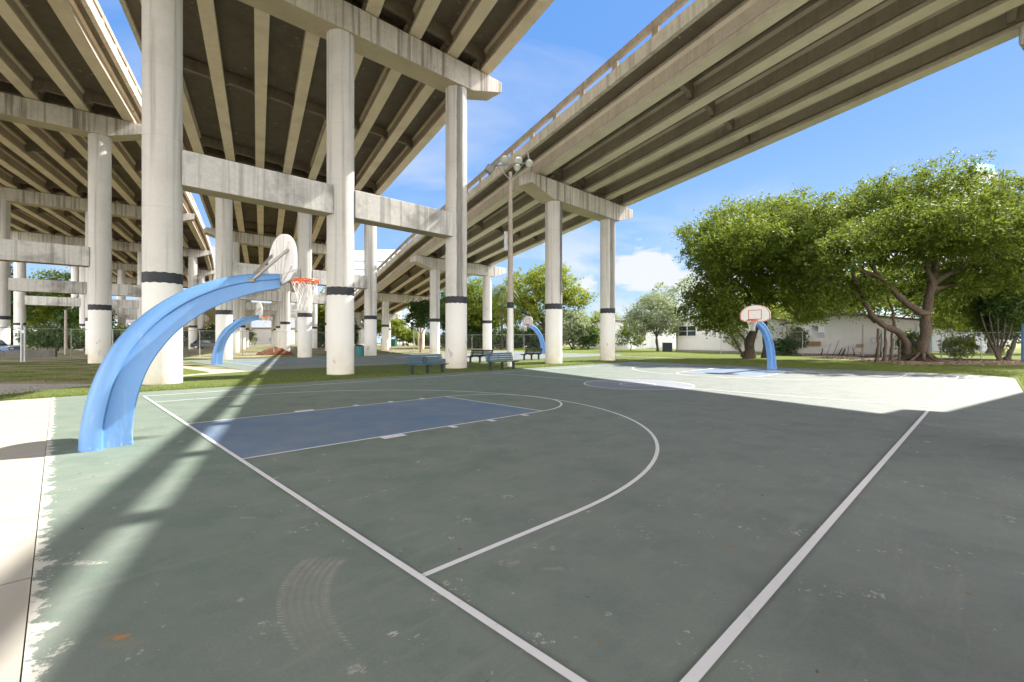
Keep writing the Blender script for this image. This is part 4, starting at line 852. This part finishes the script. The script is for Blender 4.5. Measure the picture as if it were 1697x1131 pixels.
# little tree under the ramp
D = 56.
b_ = [bl_(700, 512, D, 20, 14, 1.6), bl_(690, 530, D, 15, 14, 1.4), bl_(708, 528, D, 14, 16, 1.4), bl_(715, 508, D, 12, 12, 1.2), bl_(688, 510, D, 10, 8, 1)]
tree('young_tree', 'young dark leaved tree with pinkish stems under the ramp', 'tree', A(697, D), b_, 6500, .15, M['leaf_dark'], [([A(697, D), q3(696, 560, D), q3(703, 545, D), q3(706, 525, D)], .12, .04), ([A(697, D), q3(699, 558, D), q3(692, 545, D), q3(690, 520, D)], .11, .04), ([A(697, D), q3(697, 550, D), q3(698, 515, D)], .1, .04)], M['barkr'], clump=.4, per=18, flatten=.9)
for px in (687, 640 + 76 / 1): 
    pass
D = 112.
for px, py, rx, rz_, mt_, lab in ((655, 545, 14, 14, 'leaf_yel', 'pale bush far beyond the ramp columns, left'), (676, 556, 14, 8, 'leaf_yel', 'low sunlit bush below the small palm'), (635, 540, 10, 14, 'leaf_mid', 'green bush far beyond behind the ramp column'), (700, 562, 22, 5, 'leaf_mid', 'low green hedge behind the young tree')):
    bb = [bl_(px, py, D, rx, rz_, 3)]
    tree('bush', lab, 'bush', A(px, D), bb, 2500, .3, M[mt_], [([A(px, D), A(px, D, 1.5)], .15, .08)], M['bark2'], clump=.8, per=16)
# right edge trees
D = 36.
b_ = [bl_(1660, 530, D, 26, 42, 2), bl_(1640, 515, D, 20, 30, 1.6), bl_(1680, 500, D, 26, 40, 2), bl_(1655, 480, D + 1, 30, 28, 2)]
lm = [([A(1655 + k, 34.5), q3(1650 + k * 2, 585, 34.5), q3(1636 + 9 * k, 555, 34.5), q3(1625 + 14 * k, 520, 35)], .13, .05) for k in range(5)] + [([A(1668, 35), q3(1676, 580, 35), q3(1686, 555, 35), q3(1700, 530, 35)], .22, .1)]
tree('multi_stem_tree', 'dark multi stemmed tree at the right edge with leaning trunks', 'tree', A(1660, 35), b_, 15000, .13, M['leaf_dark'], lm, M['bark2'], clump=.45, per=22, shell=.3)
D = 52.
b_ = [bl_(1600, 500, D, 40, 34, 3), bl_(1650, 480, D, 45, 40, 3), bl_(1700, 500, D, 40, 45, 3), bl_(1575, 530, D, 26, 20, 2), bl_(1615, 540, D, 24, 14, 2)]
tree('bright_tree', 'bright yellow green sunlit tree behind the right edge trees', 'tree', A(1640, D), b_, 26000, .17, M['leaf_yel'], twigs(A(1640, D), A(1640, D, 3.), b_, .3), M['bark2'], clump=.7, per=22, shell=.4)
D = 37.
for px, py, rx, rz_, lab, mt_ in ((1590, 575, 22, 16, 'leafy shrub with gaps beside the fig trunk, right', 'leaf_mid'), (1318, 560, 14, 18, 'vine covered shrub at the left corner of the window house', 'leaf_mid'), (1505, 570, 9, 18, 'dark shrub between the two fig trunks', 'leaf_dark'), (1300, 575, 20, 12, 'dark low shrub behind the far hoop post', 'leaf_dark')):
    d = 37 if px > 1400 else 46
    bb = [bl_(px, py, d, rx, rz_, 1), bl_(px + rx * .4, py - rz_ * .4, d, rx * .5, rz_ * .5, .7)]
    tree('garden_shrub', lab, 'shrub', A(px, d), bb, 3200, .10, M[mt_], [([A(px, d), A(px + 3, d, .7), A(px - 2, d, 1.2)], .05, .02)], M['bark2'], clump=.3, per=18)
# left side trees behind the viaducts
for px, d, top, r_, n_l, mt_, lab in ((95, 92, 452, 62, 20000, 'leaf_mid', 'large tree beyond the fence under the wide viaduct'), (-5, 80, 432, 40, 12000, 'leaf_dark', 'dark tree at the far left edge behind the columns'), (35, 110, 500, 40, 6000, 'leaf_dark', 'dark tree behind the leftmost columns'), (140, 85, 500, 34, 8000, 'leaf_dark', 'shaded tree behind the fence between the left columns'),
                                      (345, 130, 530, 34, 6000, 'leaf_mid', 'green tree under the curved viaduct end'), (540, 95, 484, 22, 7000, 'leaf_yel', 'sunlit tree seen between the near and second row of columns'), (215, 120, 540, 30, 4000, 'leaf_dark', 'low dark trees behind the near hoop post')):
    hz = (562 - top) / 2; bb = [bl_(px, top + hz * .75, d, r_ * .8, hz * .75, r_ * d / F * .6), bl_(px - r_ * .5, top + hz * 1.1, d, r_ * .5, hz * .6, 3), bl_(px + r_ * .5, top + hz, d, r_ * .5, hz * .65, 3)]
    tree('background_tree', lab, 'tree', A(px, d), bb, n_l, .26, M[mt_], twigs(A(px, d), A(px, d, 2.5), bb, .4), M['bark2'], group='trees behind the viaduct columns', clump=.9, per=20, shell=.35)

# ------------------------------------------------------------------ houses
def house(name, label, cL, cR, depth, zl, zp, zr_, peak, mat, wins=(), roofc='roof', cat='house'):
    """wall facing the court from cL to cR (gable), eaves zl / zr_, ridge zp at fraction peak"""
    cL, cR = Vector((cL[0], cL[1], 0)), Vector((cR[0], cR[1], 0)); d = (cR - cL); L_ = d.length; d.normalize(); bk = Vector((-d.y, d.x, 0)); 
    if bk.y < 0: bk = -bk
    root = thing(name, label, cat, (cL + cR) / 2)
    m = MB(); P = []
    for o in (Vector((0, 0, 0)), bk * depth):
        P += [cL + o, cR + o, cR + o + Vector((0, 0, zr_)), cL + d * L_ * peak + o + Vector((0, 0, zp)), cL + o + Vector((0, 0, zl))]
    m.add(P, [(0, 1, 2, 3, 4), (9, 8, 7, 6, 5), (0, 4, 9, 5), (1, 6, 7, 2)]); m.build('wall', M[mat], root)
    m = MB()
    for a, b in (((cL - d * .35 + Vector((0, 0, zl - .06))), (cL + d * L_ * peak + Vector((0, 0, zp + .03)))), ((cL + d * L_ * peak + Vector((0, 0, zp + .03))), (cR + d * .35 + Vector((0, 0, zr_ - .06))))):
        o0, o1 = -bk * .35, bk * (depth + .3); t_ = Vector((0, 0, .14))
        m.add([a + o0, b + o0, b + o1, a + o1, a + o0 + t_, b + o0 + t_, b + o1 + t_, a + o1 + t_], [(0, 3, 2, 1), (4, 5, 6, 7), (0, 1, 5, 4), (1, 2, 6, 5), (2, 3, 7, 6), (3, 0, 4, 7)])
    m.build('roof', M[roofc], root)
    for f, w_, z0, z1, kind in wins:
        c_ = cL + d * L_ * f - bk * .03; m = MB(); zc = (z0 + z1) / 2; h = z1 - z0
        for dx, dz, sx, sz in ((0, h / 2 + .03, w_ + .14, .07), (0, -h / 2 - .03, w_ + .14, .07), (-w_ / 2 - .035, 0, .07, h), (w_ / 2 + .035, 0, .07, h), (0, 0, .07, h), (0, 0, w_, .05)):
            m.box(c_ + d * dx + Vector((0, 0, zc + dz)) - bk * .03, (sx, .07, sz), d)
        fr_ = m.build('window', M['frame'], root); m = MB(); m.box(c_ + Vector((0, 0, zc)), (w_, .04, h), d); m.build('pane', M['glass'], fr_)
        if kind:
            m = MB(); m.box(c_ + d * w_ * .38 + Vector((0, 0, zc + h * .25)) - bk * .055, (w_ * .23, .02, h * .48), d); m.build('notice', M['frame'], fr_)
    return root, cL, d, bk, L_
hC = house('white_house', 'small white block house with window and dark eave behind the fig tree', A(1300, 46.5), A(1523, 40.5), 9, zat(538, 46.5), zat(521, 43), zat(531, 40.5), .47, 'wallw', ((.22, 2.2, zat(561, 45), zat(541, 45), True),))
_, cL, d, bk, L_ = hC
ac = hC[0]; c_ = cL + d * L_ * .255 - bk * .2; c_.z = zat(570, 45)
m = MB(); m.box(c_, (.95, .34, .46), d); o = m.build('air_conditioner', M['brown'], ac, bevel=.02); m = MB()
for k in range(6): m.box(c_ - bk * .18 + Vector((0, 0, -.16 + k * .064)), (.7, .02, .02), d)
m.build('grille', M['leg'], o)
hB = house('white_house', 'low white house with one dark window behind the broad green tree', A(1120, 62), A(1300, 50), 9, zat(534, 62), zat(520, 58), zat(532, 50), .5, 'wallw', ((.13, 2.6, zat(557, 60.5), zat(541, 60.5), False),))
hA = house('white_shed', 'white sided shed with shallow gable between the two ramp columns', A(976, 82), A(1042, 76), 8, zat(538, 82), zat(530, 80), zat(535, 76), .45, 'sid', (), cat='shed')
house('white_shed', 'pale garden shed in the gap left of the low white house', A(1044, 84), A(1112, 78), 8, zat(540, 84), zat(533, 80), zat(540, 78), .5, 'sid', (), cat='shed')
house('far_house', 'pale house seen through the gap right of the fig trunk', A(1545, 62), A(1665, 60), 8, zat(540, 62), zat(528, 61), zat(540, 60), .5, 'cream', ((.30, 1.6, 1.0, 2.6, False),))
m = MB(); c_ = A(1606, 58); m.box((c_[0], c_[1], zat(568.5, 58)), (.95, .06, 1.25)); rs = thing('notice_board', 'dark red notice board on a post right of the fig tree', 'sign', c_); m.build('panel', M['red'], rs)
m = MB()
for k in range(8): m.box((c_[0], c_[1] - .04, zat(568.5, 58) - .5 + k * .14), (.75, .01, .035))
m.build('lettering_lines', M['frame'], rs); m = MB(); m.tube([c_, c_ + [0, 0, zat(568, 58)]], .04, 8); m.build('post', M['leg'], rs)

for nm_, (hr, a_, d2, b2_, L2) in (('C', hC), ('B', hB)):
    for f_ in (.02, .62, .985):
        q_ = a_ + d2 * L2 * f_ - b2_ * .07; m = MB(); m.tube([q_ + Vector((0, 0, .05)), q_ + Vector((0, 0, 2.9))], .045, 8); m.build('downpipe', M['galv' if f_ > .5 else 'brown'], hr)
    m = MB(); q_ = a_ + d2 * L2 * .70 - b2_ * .12; m.box(q_ + Vector((0, 0, 1.5)), (.35, .16, .5), d2); m.build('meter_box', M['galv'], hr, bevel=.01)
    m = MB(); m.prism([(-.03, 0), (.03, 0), (.03, .22), (-.03, .22)], a_ - b2_ * .04 + Vector((0, 0, 0)), a_ + d2 * L2 - b2_ * .04); m.build('plinth', M['wallg0'], hr)
# chair, sticks, planks by the house
def wallp(f, off, z=0): p = cL + d * L_ * f - bk * off; return Vector((p.x, p.y, z))
ch = thing('folding_chair', 'tilted wooden folding chair standing by the white house wall', 'chair', wallp(.585, 1.0)); p = wallp(.585, 1.0)
def LC(a, b, z): return p + d * a - bk * b + Vector((0, 0, z))
m = MB()
for s_ in (-.27, .27): m.tube([LC(s_ - .1, -.1, .38), LC(s_ + .12, -.35, 1.12)], .022, 6)
m.tube([LC(-.15, -.35, 1.12), LC(.39, -.35, 1.12)], .022, 6); m.box(LC(.08, -.3, .95), (.5, .03, .26), d); m.build('backrest', M['brown'], ch)
m = MB(); m.box(LC(-.1, .08, .42), (.56, .44, .035), d); m.build('seat', M['brown'], ch)
for a, b in ((-.33, .25), (.17, .25), (-.33, -.2), (.17, -.2)):
    m = MB(); m.tube([LC(a * .8, b * .6, .41), LC(a, b, .02)], .02, 6); m.build('leg', M['bark2'], ch)
for i, (f, h, ln, r) in enumerate(((.30, .75, .15, .05), (.345, 1.2, .3, .02), (.39, 1.5, .5, .025), (.43, .8, .35, .05), (.46, .7, .25, .07), (.50, .95, .1, .025), (.55, .8, -.1, .04), (.70, 2.0, .4, .05), (.73, 1.4, .55, .06), (.735, 2.4, .1, .04))):
    q = wallp(f, .9); e = wallp(f, .15, h) + d * ln; m = MB(); m.tube([q, (q + e) / 2 + Vector((.05, 0, .05)), e], [r, r * .9, r * .6], 6)
    tag(m.build('branch', M['bark2']), ['short stub of wood', 'thin forked stick', 'long thin stick', 'slanting dark branch', 'thick dark stub', 'hooked thin stick', 'leaning slat', 'tall leaning branch', 'crossed branch', 'upright crooked branch'][i] + ' leaning on the white house wall, number %s from the window' % ['one', 'two', 'three', 'four', 'five', 'six', 'seven', 'eight', 'nine', 'ten'][i], 'branch', 'sticks leaning on the house wall')
q = wallp(.93, 1.2); m = MB(); m.tube([q + Vector((math.cos(a) * .55, math.sin(a) * .3, .30 + math.sin(a) * .26)) for a in [R(k) for k in range(0, 361, 20)]], .11, 8); tag(m.build('tyre', M['rubber'], smooth=True), 'old black tyre leaning near the fig roots', 'tyre')
# mulch bed under the trees
flat('leaf_litter_bed', [A(1318, 45), A(1330, 42.5), A(1420, 36.0), A(1480, 31.6), A(1560, 29.6), A(1640, 29.), A(1760, 28.5), A(1760, 34), A(1640, 36), A(1560, 38.5), A(1523, 40.3), A(1420, 42.9)], M['mulch'], .05)
# leaf litter scattered over it
def litter(name, mat, n, fn, size):
    p = np.array([fn() for _ in range(n)]); k = len(p); nrm = rng.normal(size=(k, 3)) * .25 + [0, 0, 1]; nrm /= np.linalg.norm(nrm, axis=1)[:, None]
    a = np.cross(nrm, rng.normal(size=(k, 3))); a /= np.linalg.norm(a, axis=1)[:, None]; b = np.cross(nrm, a); s = size * (.5 + rng.random(k))[:, None]
    V = np.stack([p - a * s, p + b * s * .5, p + a * s, p - b * s * .5], 1).reshape(-1, 3); m = MB(); m.v = [tuple(x) for x in V]; m.f = [(4 * i, 4 * i + 1, 4 * i + 2, 4 * i + 3) for i in range(k)]; m.m = [0] * k
    return struct(m.build(name, mat), 'stuff')
def lt():
    px = random.uniform(1320, 1760); t_ = (px - 1318) / 442; d0 = 45 - 17 * min(1, t_ * 2.2) ** .8; dd = random.gauss(d0 + 2.2, 1.6); q = A(px, max(27.5, dd)); q[2] = .065; return q
litter('leaf_litter', plain('dry leaves', (.40, .30, .22), .8, .3, .5, 8), 9000, lt, .07)
def deb():
    if random.random() < .5: q = UV(random.uniform(-1.6, 12), random.uniform(-8.8, 8.6))
    else: q = UV(random.uniform(12, 26.5), random.gauss(0, 5))
    q[2] = .042; return q
litter('fallen_leaves', plain('fallen leaf brown', (.20, .13, .07), .8, .2, .6, 3), 420, deb, .016)
# grass blades standing along lawns and strip
def blades(n, fn, h, wd):
    V = np.zeros((n, 3, 3))
    for i in range(n):
        p = fn(); a = random.random() * 6.283; hh = h * random.uniform(.5, 1.3); dx, dy = math.cos(a) * wd, math.sin(a) * wd; lx, ly = random.gauss(0, .4) * hh, random.gauss(0, .4) * hh
        V[i] = [(p[0] - dx, p[1] - dy, .012), (p[0] + dx, p[1] + dy, .012), (p[0] + lx, p[1] + ly, hh)]
    return V.reshape(-1, 3)
def ga():
    r = random.random()
    if r < .45: return UV(random.uniform(-2.8, 30), random.uniform(8.95, 8.95 + 5 * random.random() ** 1.6))
    if r < .75: return UV(27.05 + 7 * random.random() ** 1.3, random.uniform(-9, 9))
    if r < .85: return UV(random.uniform(15, 27), -9.2 - 2 * random.random())
    q = G(random.uniform(0, 240), random.uniform(603, 634)); return q
n = 60000; V = blades(n, ga, .06, .010); m = MB(); m.v = [tuple(x) for x in V]; m.f = [(3 * i, 3 * i + 1, 3 * i + 2) for i in range(n)]; m.m = [0] * n
struct(m.build('grass', leafm('grass blades', (.085, .12, .025), (.13, .17, .04), (.24, .25, .08), .6, .3, .3)), 'stuff')

# ------------------------------------------------------------------ distant buildings
def block(label, cx, cy, wd, dp, h, floors, rz=0., cols_=8, glass='bluegl', name='apartment_building'):
    root = thing(name, label, 'building', (cx, cy, 0), rz)
    m = MB(); m.box((0, 0, h / 2), (wd, dp, h)); m.build('wall', M['cream'], root, local=True)
    fh = h / floors
    for i in range(floors):
        m = MB(); m.box((0, -dp / 2 - .06, fh * (i + .5)), (wd * .94, .1, fh * .62))
        wn = m.build('window_band', M[glass], root, local=True); m = MB()
        m.box((0, -dp / 2 - .13, fh * (i + .2)), (wd * .94, .06, .1))
        for k in range(cols_ + 1): m.box((-wd * .47 + wd * .94 * k / cols_, -dp / 2 - .14, fh * (i + .5)), (.18, .08, fh * .62))
        m.build('mullions', M['frame'], wn, local=True)
        m = MB(); m.box((0, -dp / 2 - .5, fh * (i + .12)), (wd * .98, 1.1, .22)); m.build('balcony', M['cream'], root, local=True)
    m = MB(); m.box((0, 0, h + .5), (wd + .6, dp + .6, 1.0)); m.build('roof', M['cream'], root, local=True)
    return root
p = A(1365, 150); block('pale blue glazed apartment block showing through the fig crown', p[0] + 2, p[1], 38, 16, zat(358, 150), 14, R(-12), 12)
p = A(1300, 165); block('white apartment block showing left of the fig crown', p[0] - 3, p[1], 14, 14, zat(440, 165), 9, R(-10), 3)
p = A(1630, 150); tw = block('tall building behind the fig tree carrying a teal roof sign', p[0] - 5.6, p[1] + 1.5, 10.5, 12, zat(287, 150) - 3.0, 16, R(18), 4)
# teal roof sign with its visible lettering, standing over the crown
sg = thing('roof_sign', 'teal roof sign lettered ARTKY on the building behind the fig crown', 'sign', (A(1630, 142)[0], 142, zat(282, 142)), R(18))
m = MB(); m.box((0, 0, .9), (10.2, .3, 2.15)); m.build('panel', M['teal'], sg, local=True)
m = MB(); m.box((1, 0, -.5), (11, .6, .5)); m.build('ledge', M['cream'], sg, local=True)
for lc_, xo in zip('ARTKY', (-2.9, -1.75, -.65, .55, 1.6)):
    cu = bpy.data.curves.new('letter', 'FONT'); cu.body = lc_; cu.size = 1.7; cu.extrude = .03; cu.align_x = 'CENTER'
    to = bpy.data.objects.new('tmp', cu); me = bpy.data.meshes.new_from_object(to.evaluated_get(bpy.context.evaluated_depsgraph_get()) if False else to); bpy.data.objects.remove(to)
    lo = bpy.data.objects.new('letter', me); me.materials.clear(); me.materials.append(M['frame']); col.objects.link(lo); lo.parent = sg; lo.location = (xo, -.19, .35); lo.rotation_euler = (R(90), 0, 0)
p = A(600, 190); block('white high rise with blue windows seen between the columns', p[0] + 4, p[1], 24, 20, zat(428, 190), 11, R(8), 8)
p = A(655, 200); block('white high rise top just above the descending parapet', p[0], p[1], 14, 16, zat(424, 200), 10, R(4), 4)

def shed(px0, px1, d, zt, label, mt_='wallg'):
    a, b = A(px0, d), A(px1, d); t = thing('warehouse', label, 'building', (a + b) / 2); m = MB(); m.box(((a[0] + b[0]) / 2, d + 5, zt / 2), (b[0] - a[0], 10, zt)); m.build('wall', M[mt_], t)
    m = MB(); m.box(((a[0] + b[0]) / 2, d + 5, zt + .12), (b[0] - a[0] + .8, 10.8, .25)); m.build('roof', M['roof'], t)
    k = max(2, int((b[0] - a[0]) / 5))
    for i in range(k):
        x = a[0] + (b[0] - a[0]) * (i + .5) / k; m = MB(); m.box((x, d - .03, 1.6), (2.6, .08, 2.6 if i % 3 == 0 else 1.2)); m.build('door' if i % 3 == 0 else 'window', M['glass' if i % 3 else 'galv'], t)
M['wallg'] = siding('grey rendered wall', (.34, .32, .30), False)
shed(370, 470, 150, 5.2, 'long low grey building far beyond the second court')
shed(476, 590, 170, 5.6, 'low grey building far off right of the dirt heap')
shed(180, 300, 165, 5.5, 'low grey building far off under the wide viaduct')
# ------------------------------------------------------------------ fences
def fence(label, pts, h=2.35, post_sp=3.0, mesh_sp=.11, gate=None):
    root = thing('chain_link_fence', label, 'fence', (*pts[0][:2], 0)); wires = MB()
    for (a, b) in zip(pts, pts[1:]):
        a, b = Vector((a[0], a[1], 0)), Vector((b[0], b[1], 0)); d_ = b - a; L_ = d_.length; d_.normalize(); k = max(1, round(L_ / post_sp))
        for i in range(k + 1):
            q = a + d_ * (L_ * i / k); m = MB(); m.cyl((q.x, q.y, 0), .035, h + .05, 8); m.build('post', M['galv'], root, smooth=True)
        m = MB(); m.tube([a + Vector((0, 0, h)), b + Vector((0, 0, h))], .024, 6); m.build('top_rail', M['galv'], root)
        n_ = int(L_ / mesh_sp); sdv = d_.cross(Vector((0, 0, 1))) * .004; w_ = .0022
        for i in range(-int(h / mesh_sp), n_):
            for sg_ in (1, -1):
                x0 = i * mesh_sp; x1 = x0 + h; z0, z1 = (.05, h) if sg_ > 0 else (h, .05)
                if x0 < 0: z0 = z0 + (z1 - z0) * (-x0 / h); x0 = 0
                if x1 > L_: 
                    f = (L_ - x0) / (x1 - x0); z1 = z0 + (z1 - z0) * f; x1 = L_
                if x1 <= x0: continue
                p0 = a + d_ * x0 + Vector((0, 0, z0)) + sdv * sg_; p1 = a + d_ * x1 + Vector((0, 0, z1)) + sdv * sg_; pp = Vector((0, 0, w_)); ph = d_ * w_
                wires.add([p0 - pp, p0 + pp, p1 + pp, p1 - pp], [(0, 1, 2, 3)])
    wires.build('chain_link_mesh', M['galv'], root); return root
fence('grey chain link fence crossing behind the left columns', [A(-60, 27), A(35, 32.5), A(118, 35.5), A(250, 39), A(402, 44.6), A(545, 51)], mesh_sp=.13)
m = MB(); q = A(36, 32.3); m.cyl((q[0], q[1], 0), .07, 2.75, 10); m.cyl((q[0] + .22, q[1], 0), .06, 2.45, 10); m.box((q[0] + .1, q[1], 2.1), (.3, .1, .2)); tag(m.build('gate_post', M['galv']), 'thick pair of gate posts in the left chain link fence', 'gate post')
fence('chain link fence along the far lawn beyond the benches', [A(700, 78), A(990, 72)], mesh_sp=.2)
fence('dark wire fence in front of the white houses', [A(1195, 50), A(1330, 44.5)], h=2.3, mesh_sp=.2)
fence('wire fence at the right behind the fig trunk', [A(1462, 39.5), A(1560, 37), A(1697, 34.5), A(1760, 33.5)], h=2.1, mesh_sp=.16)

# ------------------------------------------------------------------ small things
m = MB(); q = A(596, 43.5); m.cyl((q[0], q[1], 0), .33, .95, 20, .38); tb = thing('litter_bin', 'teal litter bin on the grass behind the second white column', 'bin', q); m.build('body', M['binteal'], tb, smooth=True); m = MB(); m.cyl((q[0], q[1], .94), .40, .10, 20, .30); m.build('lid', M['leg'], tb, smooth=True)
q = A(645, 100); db = thing('dumpster', 'dark green dumpster under the far end of the ramp', 'dumpster', q); m = MB(); m.loft([[Vector((q[0] + sx * (1.4 + .15 * k), q[1] + sy * .9, z)) for sx, sy in ((-1, -1), (1, -1), (1, 1), (-1, 1))] for k, z in ((0, .2), (1, 1.6))]); m.build('body', M['dgreen'], db, bevel=.03); m = MB(); m.box((q[0], q[1] - .1, 1.68), (3.2, 2., .1), (1, 0, 0)); m.build('lid', M['leg'], db)
for k in (-1, 1): m = MB(); m.box((q[0] + k * .9, q[1] - .95, .9), (.12, .1, 1.3)); m.build('rib', M['dgreen'], db)
# heap of red dirt
q = A(456, 47.5); m = MB(); n_ = 22; rings = []
for k in range(7):
    t_ = k / 6; rings.append([Vector((q[0] + math.cos(2 * math.pi * j / n_) * (1.75 * (1 - t_) + .1) * (1 + .15 * math.sin(j * 2.1 + k)), q[1] + math.sin(2 * math.pi * j / n_) * 1.2 * (1 - t_) * (1 + .15 * math.cos(j * 1.7)), .72 * math.sin(t_ * 1.5) * (1 + .14 * math.sin(j * 3.1 + k * 1.9)))) for j in range(n_)])
m.loft(rings); tag(m.build('dirt_pile', M['reddirt'], smooth=True), 'heap of reddish brown dirt beyond the second court', 'dirt pile')
q = A(25, 41); m = MB(); m.box((q[0] - 2, q[1], .28), (9, .35, .62), (.95, .3, 0)); tag(m.build('low_wall', concrete('dark wet wall', (.13, .12, .11), (.06, .055, .05), .5, .4)), 'low dark retaining wall in front of the leftmost columns', 'wall')
m = MB(); q = A(109, 48); m.cyl((q[0], q[1], 0), .14, 4.6, 10, .1); tag(m.build('utility_pole', M['woodpole'], smooth=True), 'thin wooden pole behind the left fence', 'pole')
m = MB(); q = A(1134, 66); m.cyl((q[0], q[1], 0), .15, zat(493, 66), 12, .12); tag(m.build('white_pole', M['board'], smooth=True), 'thin white pole beside the low white house roof', 'pole')
m = MB(); q = A(1700, 31); m.cyl((q[0], q[1], 0), .22, 2.6, 16, .2); tag(m.build('blue_post', M['pole'], smooth=True), 'blue post cut by the right edge of the view', 'post')
sl = thing('street_lamp', 'pale street lamp arm seen between the fig trunk and bright leaves', 'street lamp', A(1600, 60)); m = MB(); q = A(1600, 60); zz2 = zat(503, 60); m.cyl((q[0], q[1], 0), .1, zz2, 10, .07); m.build('pole', M['galv'], sl, smooth=True)
m = MB(); m.tube([q + [0, 0, zz2 - .1], q + [-1.6, 0, zz2], A(1556, 60, zat(507, 60))], .05, 6); m.build('arm', M['galv'], sl, smooth=True); m = MB(); m.box(tuple(A(1553, 60, zat(507, 60))), (.9, .3, .14)); m.build('lamp_head', M['frame'], sl, bevel=.03)
# stakes of the young tree
for px, lab in ((686, 'left thin stake beside the young tree'), (648, 'thin pole under the ramp beside the dumpster')):
    m = MB(); q = A(px, 55); m.cyl((q[0], q[1], 0), .045, 3.0, 8); tag(m.build('stake', M['galv'], smooth=True), lab, 'stake')
# utility cabinet by the low house
m = MB(); q = A(1106, 60); m.box((q[0], q[1], .55), (1.1, .6, 1.1)); m.box((q[0], q[1], 1.13), (1.2, .7, .06)); tag(m.build('utility_cabinet', M['leg'], bevel=.02), 'dark box beside the left corner of the low white house', 'cabinet')
# cars
def car(label, x, y, rz, mat, h=1.5, L_=4.5, suv=False):
    root = thing('parked_car', label, 'car', (x, y, 0), rz, 'cars parked beyond the courts'); W_ = 1.8
    body = [(-L_ / 2, .35), (L_ / 2, .35), (L_ / 2, .72), (L_ / 2 - .15, .86), (1.0, .98), (-L_ / 2 + .1, 1.0), (-L_ / 2, .8)]
    gh_ = [(.98, .97), (.45, h), (-1.5 if not suv else -2.0, h), (-2.0 if not suv else -2.18, 1.0)]
    def ext(pf, w_, nm, mt_, par=root):
        m = MB(); k = len(pf); m.add([(a, -w_ / 2, b) for a, b in pf] + [(a, w_ / 2, b) for a, b in pf], [tuple(range(k)), tuple(range(k, 2 * k))[::-1]] + [(i, i + k, (i + 1) % k + k, (i + 1) % k) for i in range(k)]); return m.build(nm, mt_, par, local=True, bevel=.06)
    bd2 = ext(body, W_, 'body', mat); ext(gh_, W_ - .22, 'cabin', M['glass']); rf = [(.42, h - .03), (.38, h + .05), (gh_[2][0] + .03, h + .05), (gh_[2][0], h - .03)]; ext(rf, W_ - .2, 'roof', mat)
    for a in (-L_ / 2 + .85, L_ / 2 - .85):
        for s_ in (-1, 1):
            m = MB(); m.tube([(a, s_ * (W_ / 2 - .2), .33), (a, s_ * (W_ / 2 + .01), .33)], .33, 18); wh = m.build('wheel', M['rubber'], root, local=True); m = MB(); m.tube([(a, s_ * (W_ / 2), .33), (a, s_ * (W_ / 2 + .025), .33)], .2, 14); m.build('rim', M['galv'], wh, local=True)
    for s_ in (-1, 1): m = MB(); m.box((L_ / 2 + .005, s_ * .62, .72), (.03, .34, .14)); m.build('headlight', M['lens'], root, local=True)
    return root
q = A(-12, 52); car('dark high sided vehicle at the far left edge behind the fence', q[0] - .4, q[1], R(15), M['darkcar'], 2.4, 5.4, True)
q = A(4, 44); car('blue car at the far left edge behind the fence', q[0] - 1.2, q[1], R(10), M['bluecar'], 1.5)
q = A(345, 76); car('dark car seen between the near column and second hoop post', q[0], q[1], R(8), M['darkcar'], 1.5)
q = A(222, 72); car('dark car mostly hidden behind the near hoop post', q[0], q[1], R(4), M['darkcar'], 1.6, suv=True)
q = A(700, 125); car('white car far beyond the young tree', q[0] + 3, q[1], R(0), M['whitecar'], 1.5)
q = A(688, 128); car('pale car far beyond, left of the white one', q[0] - 4, q[1], R(0), M['whitecar'], 1.5)
